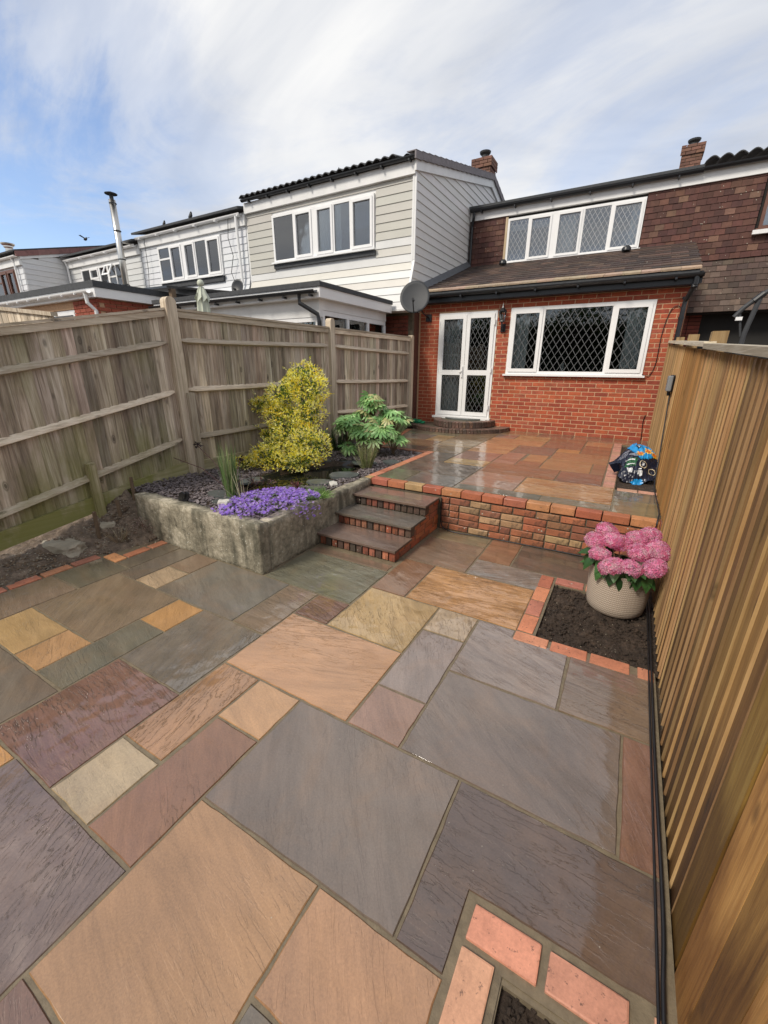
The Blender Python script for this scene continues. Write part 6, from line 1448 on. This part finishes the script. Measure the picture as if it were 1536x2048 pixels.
# flowers
def floret(mb, p, nrm, s, cols, petals=4, centre=None):
    d, u_, w_ = frame_from(nrm); a0 = rnd() * PI; c0 = vary(random.choice(cols), .10, .04)
    for k in range(petals):
        a = a0 + 2 * PI * k / petals; da = .72 * PI / petals
        q = [p, p + (u_ * math.cos(a - da) + w_ * math.sin(a - da)) * s * .82 + d * s * .22, p + (u_ * math.cos(a) + w_ * math.sin(a)) * s + d * s * ru(.05, .35), p + (u_ * math.cos(a + da) + w_ * math.sin(a + da)) * s * .82 + d * s * .22]
        if centre: q2 = [q[0], q[1], q[3], q[2]]; mb.add(q2, [(0, 1, 2)], tuple(x * centre for x in c0)); mb.add(q2, [(1, 3, 2)], vary(c0, .10, .03))
        else: mb.add(q, [(0, 1, 2), (0, 2, 3)], vary(c0, .12, .03))
au = thing('purple_flower_carpet', 'mat of small purple flowers spilling over the corner of the concrete wall', 'flowers', (-2.8, 2.7, .45))
mb = MB(); gm = MB(); PC = [(.46, .27, .86), (.55, .36, .90), (.36, .19, .74), (.66, .50, .94)]
def auz(x, y): return .455 + .07 * max(0, 1 - ((x + 2.78) / .48) ** 2 - ((y - 2.75) / .48) ** 2) - (max(0, x + 2.50) * 1.0)
cnt = 0
while cnt < 1700:
    x, y = ru(-3.22, -2.38), ru(2.24, 3.25)
    f_ = ((x + 2.80 - (y - 2.7) * .25) / .36) ** 2 + ((y - 2.70) / .47) ** 2 + .35 * mnoise.noise(Vector((x * 9, y * 9, 0)))
    if f_ > 1: continue
    z = auz(x, y) + ru(0, .03)
    if x > -2.47: z -= ru(0, .08)
    if mnoise.noise(Vector((x * 13, y * 13, 4))) > -.28: floret(mb, Vector((x, y, z)), Vector((ru(-.6, .8), ru(-.9, .3), 1)), ru(.010, .0155), PC, 4)
    if rnd() < .8: leafquad(gm, Vector((x, y, z - .02)), Vector((ru(-1, 1), ru(-1, 1), ru(.1, 1))), .3, .02, .009, vary((.14, .22, .10), .25))
    cnt += 1
mb.build('blossom', 'petal', au); gm.build('foliage', 'leaf', au)
tuft('green_cushion', (-2.62, 3.12, .43), .16, .07, 150, [(.22, .36, .09), (.16, .28, .07)], 'bright green cushion of leaves at the right end of the purple flowers', 'plant', .004, True, 1.0)
hm = MB()
for _ in range(420):
    v = Vector((ru(-1, 1), ru(-1, 1), ru(0, 1)));
    if v.length > 1: continue
    leafquad(hm, Vector((-4.05, 2.14, .12)) + Vector((v.x * .16, v.y * .09, v.z * .13)), v, .7, ru(.015, .03), .006, vary(random.choice([(.34, .22, .20), (.22, .13, .10), (.42, .32, .28), (.12, .07, .05)]), .2))
o = kind(hm.build('dried_heather', 'leaf'), 'stuff'); tag(o, 'faded pinkish heather tuft in the corner of the left bed', 'plant')
tuft('dry_grass', (-4.18, 1.97, .03), .11, .16, 60, [(.40, .33, .22), (.30, .22, .14)], 'dry straw tuft beside the faded heather', 'plant', .002, False, 1.2)

# ================================================================== HYDRANGEA
PX, PY = .165, 3.23
pot = thing('hydrangea_pot', 'cream woven basket pot standing on soil by the new fence', 'plant pot', (PX, PY, -.02))
mb = MB(); R0 = .205
prof = [(.10, 0), (.165, .006), (.190, .03), (.198, .08), (.203, .16), (.207, .25), (.212, .33), (.214, .345), (.208, .352), (.196, .345), (.192, .29)]
mb.lathe([(.001, .0)] + prof, 0, 0, 64); o = mb.build('basket', 'basket', pot, smooth=True, loc='local')
mb = MB().lathe([(.001, .30), (.193, .30)], 0, 0, 32); mb.build('compost', 'soil', pot, loc='local')
hy = thing('hydrangea', 'pink hydrangea with a dozen mophead flowers in the cream basket pot', 'hydrangea', (PX, PY, .28))
HCOL = [(.98, .38, .58), (.98, .50, .68), (.97, .28, .50), (.98, .66, .76), (.98, .42, .68)]
hmz = []
for k in range(4):
    mb = MB(); N_ = 140
    for i in range(N_):
        e = 1 - 1.65 * (i + .5) / N_; a = i * 2.39996; r_ = math.sqrt(max(0, 1 - e * e)); v = Vector((r_ * math.cos(a), r_ * math.sin(a), e))
        kk = 1 + ru(-.07, .07); floret(mb, Vector((v.x * .080, v.y * .080, v.z * .062)) * kk, v + Vector((ru(-.3, .3), ru(-.3, .3), ru(-.3, .3))), ru(.0145, .019), HCOL, 4, .80)
    me = bpy.data.meshes.new('flower_head'); me.from_pydata([tuple(v) for v in mb.v], [], mb.f); ca = me.color_attributes.new('Col', 'FLOAT_COLOR', 'CORNER'); buf = []
    for p, c in zip(me.polygons, mb.c): buf += [*c, 1.0] * p.loop_total
    ca.data.foreach_set('color', buf); me.materials.append(M['petal']); hmz.append(me)
heads = [(-.04, 3.25, .49), (.03, 3.40, .525), (.075, 3.22, .53), (.125, 3.27, .50), (.01, 3.08, .455), (.095, 3.0, .415), (.205, 3.0, .43), (.225, 3.36, .52), (.31, 3.45, .53), (.25, 3.2, .485), (.355, 3.2, .52), (.34, 3.03, .455)]
stm = MB()
for x, y, z in heads:
    o = link('flower_head', random.choice(hmz), (x, y, z - .01), hy); dx, dy = x - PX, y - PY; o.rotation_euler = (-dy * 2.2, dx * 2.2, rnd() * 6); s_ = ru(.84, 1.0); o.scale = (s_, s_, s_ * ru(.9, 1.05))
    stm.tube([(PX + dx * .3, PY + dy * .3, .28), (PX + dx * .8, PY + dy * .8, z - .1), (x, y, z - .03)], .004, 5)
stm.build('stems', 'twig', hy)
def ovleaf(col):
    mb = MB(); n_ = 7; L_ = 1.0
    row = []
    for i in range(n_ + 1):
        t = i / n_; w = .34 * math.sin(PI * t ** .8) * (1 - .12 * t); zz2 = -.35 * t * t
        row.append((Vector((-w, t, zz2 + .10 * w)), Vector((0, t, zz2)), Vector((w, t, zz2 + .10 * w))))
    for a, b in zip(row, row[1:]): mb.add([a[0], a[1], a[2], b[0], b[1], b[2]], [(0, 1, 4, 3), (1, 2, 5, 4)], vary(col, .10, .03))
    me = bpy.data.meshes.new('leaf'); me.from_pydata([tuple(v) for v in mb.v], [], mb.f); ca = me.color_attributes.new('Col', 'FLOAT_COLOR', 'CORNER'); buf = []
    for p, c in zip(me.polygons, mb.c): buf += [*c, 1.0] * p.loop_total
    ca.data.foreach_set('color', buf); me.materials.append(M['leaf']); return me
OL = [ovleaf(c) for c in ((.035, .10, .025), (.05, .14, .03), (.03, .08, .025), (.06, .15, .04))]
for k in range(40):
    a = rnd() * 2 * PI; rr = ru(.08, .2); p = Vector((PX + rr * math.cos(a), PY + rr * math.sin(a), ru(.34, .43))); o = link('leaf', random.choice(OL), p, hy); o.rotation_euler = (ru(-.9, .1), ru(-.3, .3), a - PI / 2); o.scale = (ru(.10, .15),) * 3
for (x, y, z, rx, rz, s_) in ((.185, 3.035, .37, -1.25, PI + .25, .17), (.11, 3.045, .38, -1.0, PI - .3, .13), (.05, 3.08, .38, -.8, PI - .7, .13), (-.02, 3.13, .40, -.6, PI - .9, .12), (.30, 3.06, .38, -.9, PI + .6, .13), (.25, 3.04, .38, -.9, PI + .3, .12), (-.05, 3.2, .40, -.9, PI - 1.3, .12)):
    o = link('leaf', random.choice(OL), (x, y, z), hy); o.rotation_euler = (rx, 0, rz); o.scale = (s_,) * 3

# ================================================================== COMPOST BAG
bg_ = thing('compost_bag', 'crumpled navy and blue compost bag with sunflower print lying in the raised bed', 'bag', (.2, 5.8, .45))
def plastic(name, col, r=.28):
    m = simple(name, col, r, .15, 9, 0); return m
for nm, c in (('bagnavy', (.012, .016, .035)), ('bagblue', (.015, .27, .62)), ('bagyellow', (.80, .48, .04)), ('bagorange', (.62, .13, .02)), ('baggreen', (.02, .10, .04)), ('bagwhite', (.62, .64, .66)), ('bagcream', (.52, .44, .30)), ('baggrey', (.20, .21, .26))): M[nm] = plastic(nm + '_print', c)
# local frame: a along x (0..1), b up the slope of the crumpled bag
A0 = Vector((-.02, 5.42, .445)); AX = Vector((.44, .10, 0)); AB = Vector((.0, .52, .34))
def bagp(a, b, off=0.0):
    p = A0 + AX * a + AB * b
    h = .035 * mnoise.noise(Vector((a * 4, b * 4, 2))) + .022 * abs(mnoise.noise(Vector((a * 9 + b * 3, b * 9, 7)))) + .010 * mnoise.noise(Vector((a * 26, b * 20, 1)))
    bul = .12 * math.sin(PI * min(1, max(0, a))) * math.sin(PI * min(1, max(0, b * .9 + .05)))
    n_ = Vector((0, -.55, .83)); return p + n_ * (h + bul + off)
def bagpatch(poly, name, mat, off, res=18, parent=bg_):
    """grid clipped to polygon in bag coordinates"""
    def inside(a, b):
        c = False; j = len(poly) - 1
        for i in range(len(poly)):
            if (poly[i][1] > b) != (poly[j][1] > b) and a < (poly[j][0] - poly[i][0]) * (b - poly[i][1]) / (poly[j][1] - poly[i][1]) + poly[i][0]: c = not c
            j = i
        return c
    a0, a1 = min(p[0] for p in poly), max(p[0] for p in poly); b0, b1 = min(p[1] for p in poly), max(p[1] for p in poly); mb = MB(); g = res
    for i in range(g):
        for j in range(g):
            q = [(a0 + (a1 - a0) * (i + di) / g, b0 + (b1 - b0) * (j + dj) / g) for di, dj in ((0, 0), (1, 0), (1, 1), (0, 1))]
            if inside(sum(x[0] for x in q) / 4, sum(x[1] for x in q) / 4): mb.add([bagp(a, b, off) for a, b in q], [(0, 1, 2, 3)])
    return mb.build(name, mat, parent, smooth=True)
body = [(.12, .10), (.30, -.02), (.62, -.05), (.95, .05), (1.06, .30), (1.05, .55), (.85, .72), (.60, .98), (.42, 1.08), (.28, .92), (.18, .72), (-.02, .56), (-.14, .50), (-.12, .42), (.06, .44), (.20, .34), (.16, .22)]
bagpatch(body, 'bag_body', 'bagnavy', 0, 46)
mbk = MB(); o_ = len(body)
fr = [bagp(a, b, 0) for a, b in body]; bk = [Vector((p.x + (.2 - p.x) * .25, p.y + .05, max(.43, p.z - .10))) for p in fr]
mbk.add(fr + bk, [tuple(range(o_, 2 * o_))] + [(i, (i + 1) % o_, o_ + (i + 1) % o_, o_ + i) for i in range(o_)]); mbk.build('bag_back', 'bagnavy', bg_)
bagpatch([(.24, .88), (.42, 1.09), (.60, 1.0), (.96, .70), (.80, .52), (.58, .44), (.42, .60)], 'blue_panel', 'bagblue', .006, 24)
bagpatch([(.54, .03), (.44, -.03), (.62, -.09), (.74, -.02), (.68, .05)], 'blue_corner', 'bagblue', .006, 12)
def flowerprint(ca, cb, r):
    pts = []
    for i in range(24): a = 2 * PI * i / 24; rr = r * (1 if i % 3 == 0 else (.55 if i % 3 == 1 else .62)); pts.append((ca + rr * math.cos(a) * 1.0, cb + rr * math.sin(a) * .85))
    bagpatch(pts, 'flower_print', 'bagyellow', .010, 20)
    bagpatch([(ca + (p[0] - ca) * .62, cb + (p[1] - cb) * .62) for p in pts], 'flower_centre', 'bagorange', .013, 16)
flowerprint(.56, .60, .12); flowerprint(.74, .72, .13); flowerprint(.90, .66, .10)
bagpatch([(.42, .84), (.47, .92), (.56, .82), (.51, .76)], 'logo_patch', 'bagnavy', .010, 8); bagpatch([(.455, .85), (.47, .88), (.53, .82), (.515, .79)], 'logo_lettering', 'bagwhite', .013, 6)
bagpatch([(.24, .26), (.30, .46), (.52, .46), (.50, .28)], 'green_panel', 'baggreen', .006, 14)
for b_ in (.31, .41): bagpatch([(.29, b_), (.30, b_ + .025), (.46, b_ + .02), (.46, b_ - .005)], 'white_stripe', 'bagwhite', .010, 10)
def ringp(ca, cb, r0, r1, nm):
    mb = MB(); n_ = 26
    for i in range(n_):
        a, b = 2 * PI * i / n_, 2 * PI * (i + 1) / n_; mb.add([bagp(ca + r0 * math.cos(a), cb + r0 * math.sin(a), .008), bagp(ca + r1 * math.cos(a), cb + r1 * math.sin(a), .008), bagp(ca + r1 * math.cos(b), cb + r1 * math.sin(b), .008), bagp(ca + r0 * math.cos(b), cb + r0 * math.sin(b), .008)], [(0, 1, 2, 3)])
    mb.build(nm, 'bagcream', bg_)
ringp(.67, .33, .072, .092, 'emblem_ring'); bagpatch([(.645, .29), (.645, .37), (.695, .37), (.695, .29)], 'emblem_mark', 'bagwhite', .009, 6); ringp(.90, .26, .072, .09, 'emblem_ring')
bagpatch([(.57, .10), (.57, .18), (.68, .18), (.68, .09)], 'white_label', 'bagwhite', .010, 8); bagpatch([(.34, .14), (.30, .22), (.44, .22), (.44, .12)], 'white_label', 'bagwhite', .010, 8)
bagpatch([(.57, .20), (.57, .22), (.64, .22), (.64, .20)], 'small_print', 'bagwhite', .010, 5)
bagpatch([(.30, .52), (.33, .58), (.50, .60), (.62, .53), (.50, .50)], 'grey_band', 'baggrey', .007, 14)
for k in range(4): bagpatch([(.06 + k * .05, .50), (.20 + k * .04, .66 + k * .02), (.22 + k * .04, .655 + k * .02), (.08 + k * .05, .49)], 'fold_highlight', 'baggrey', .008, 10)

# ================================================================== BEHIND THE CAMERA: the garden's far trees, seen only as reflections
TL = ['leafy tree %s the added hedge behind the viewer' % s for s in ('at the far left corner of', 'second from the left corner of', 'third from the left corner of', 'left of the middle of', 'right of the middle of', 'third from the right corner of', 'second from the right corner of', 'at the far right corner of')]
def crown_tree(k_, x, y, h, r):
    t = thing('garden_tree', TL[k_], 'tree', (x, y, -.09), 'trees at the far end of the garden')
    mb = MB(); mb.tube([(x, y, -.1), (x + ru(-.2, .2), y, h * .35), (x + ru(-.3, .3), y, h * .7)], .16, 8, True, .06); mb.build('trunk', 'twig', t)
    mb = MB(); cl = [(x + ru(-1, 1) * r * .6, y + ru(-1, 1) * r * .5, h * ru(.25, .9), r * ru(.4, .7)) for _ in range(9)]
    for c in cl:
        for _ in range(230):
            v = Vector((ru(-1, 1), ru(-1, 1), ru(-1, 1)))
            if v.length > 1: continue
            leafquad(mb, Vector(c[:3]) + v.normalized() * c[3] * ru(.6, 1.05), v, .8, ru(.2, .34), ru(.12, .2), vary((.05, .09, .025), .3))
    mb.build('crown', 'leaf', t)
hg = MB()  # unseen hedge, added so the windows reflect dark leaves and not sky
for _ in range(16000):
    x = ru(-24, 12); z = 4.6 * rnd() ** .8 + .35 * math.sin(x * 1.3); leafquad(hg, Vector((x, -11.5 + ru(-.5, .5) + .3 * mnoise.noise(Vector((x, z, 0))), z - .1)), Vector((0, 1, .4)), .9, ru(.18, .32), ru(.12, .2), vary((.045, .08, .022), .35))
hg.box(-24, 12, -12.2, -11.9, -.09, 4.2, (.02, .03, .01))
o = hg.build('unseen_hedge', 'leaf'); tag(o, 'tall dense green hedge added out of view behind the viewer to darken window reflections', 'hedge')
for i in range(8): crown_tree(i, -14 + i * 3.6 + ru(-.5, .5), -13 + ru(-1.5, 1.5), ru(4.2, 6.5), ru(1.7, 2.3))
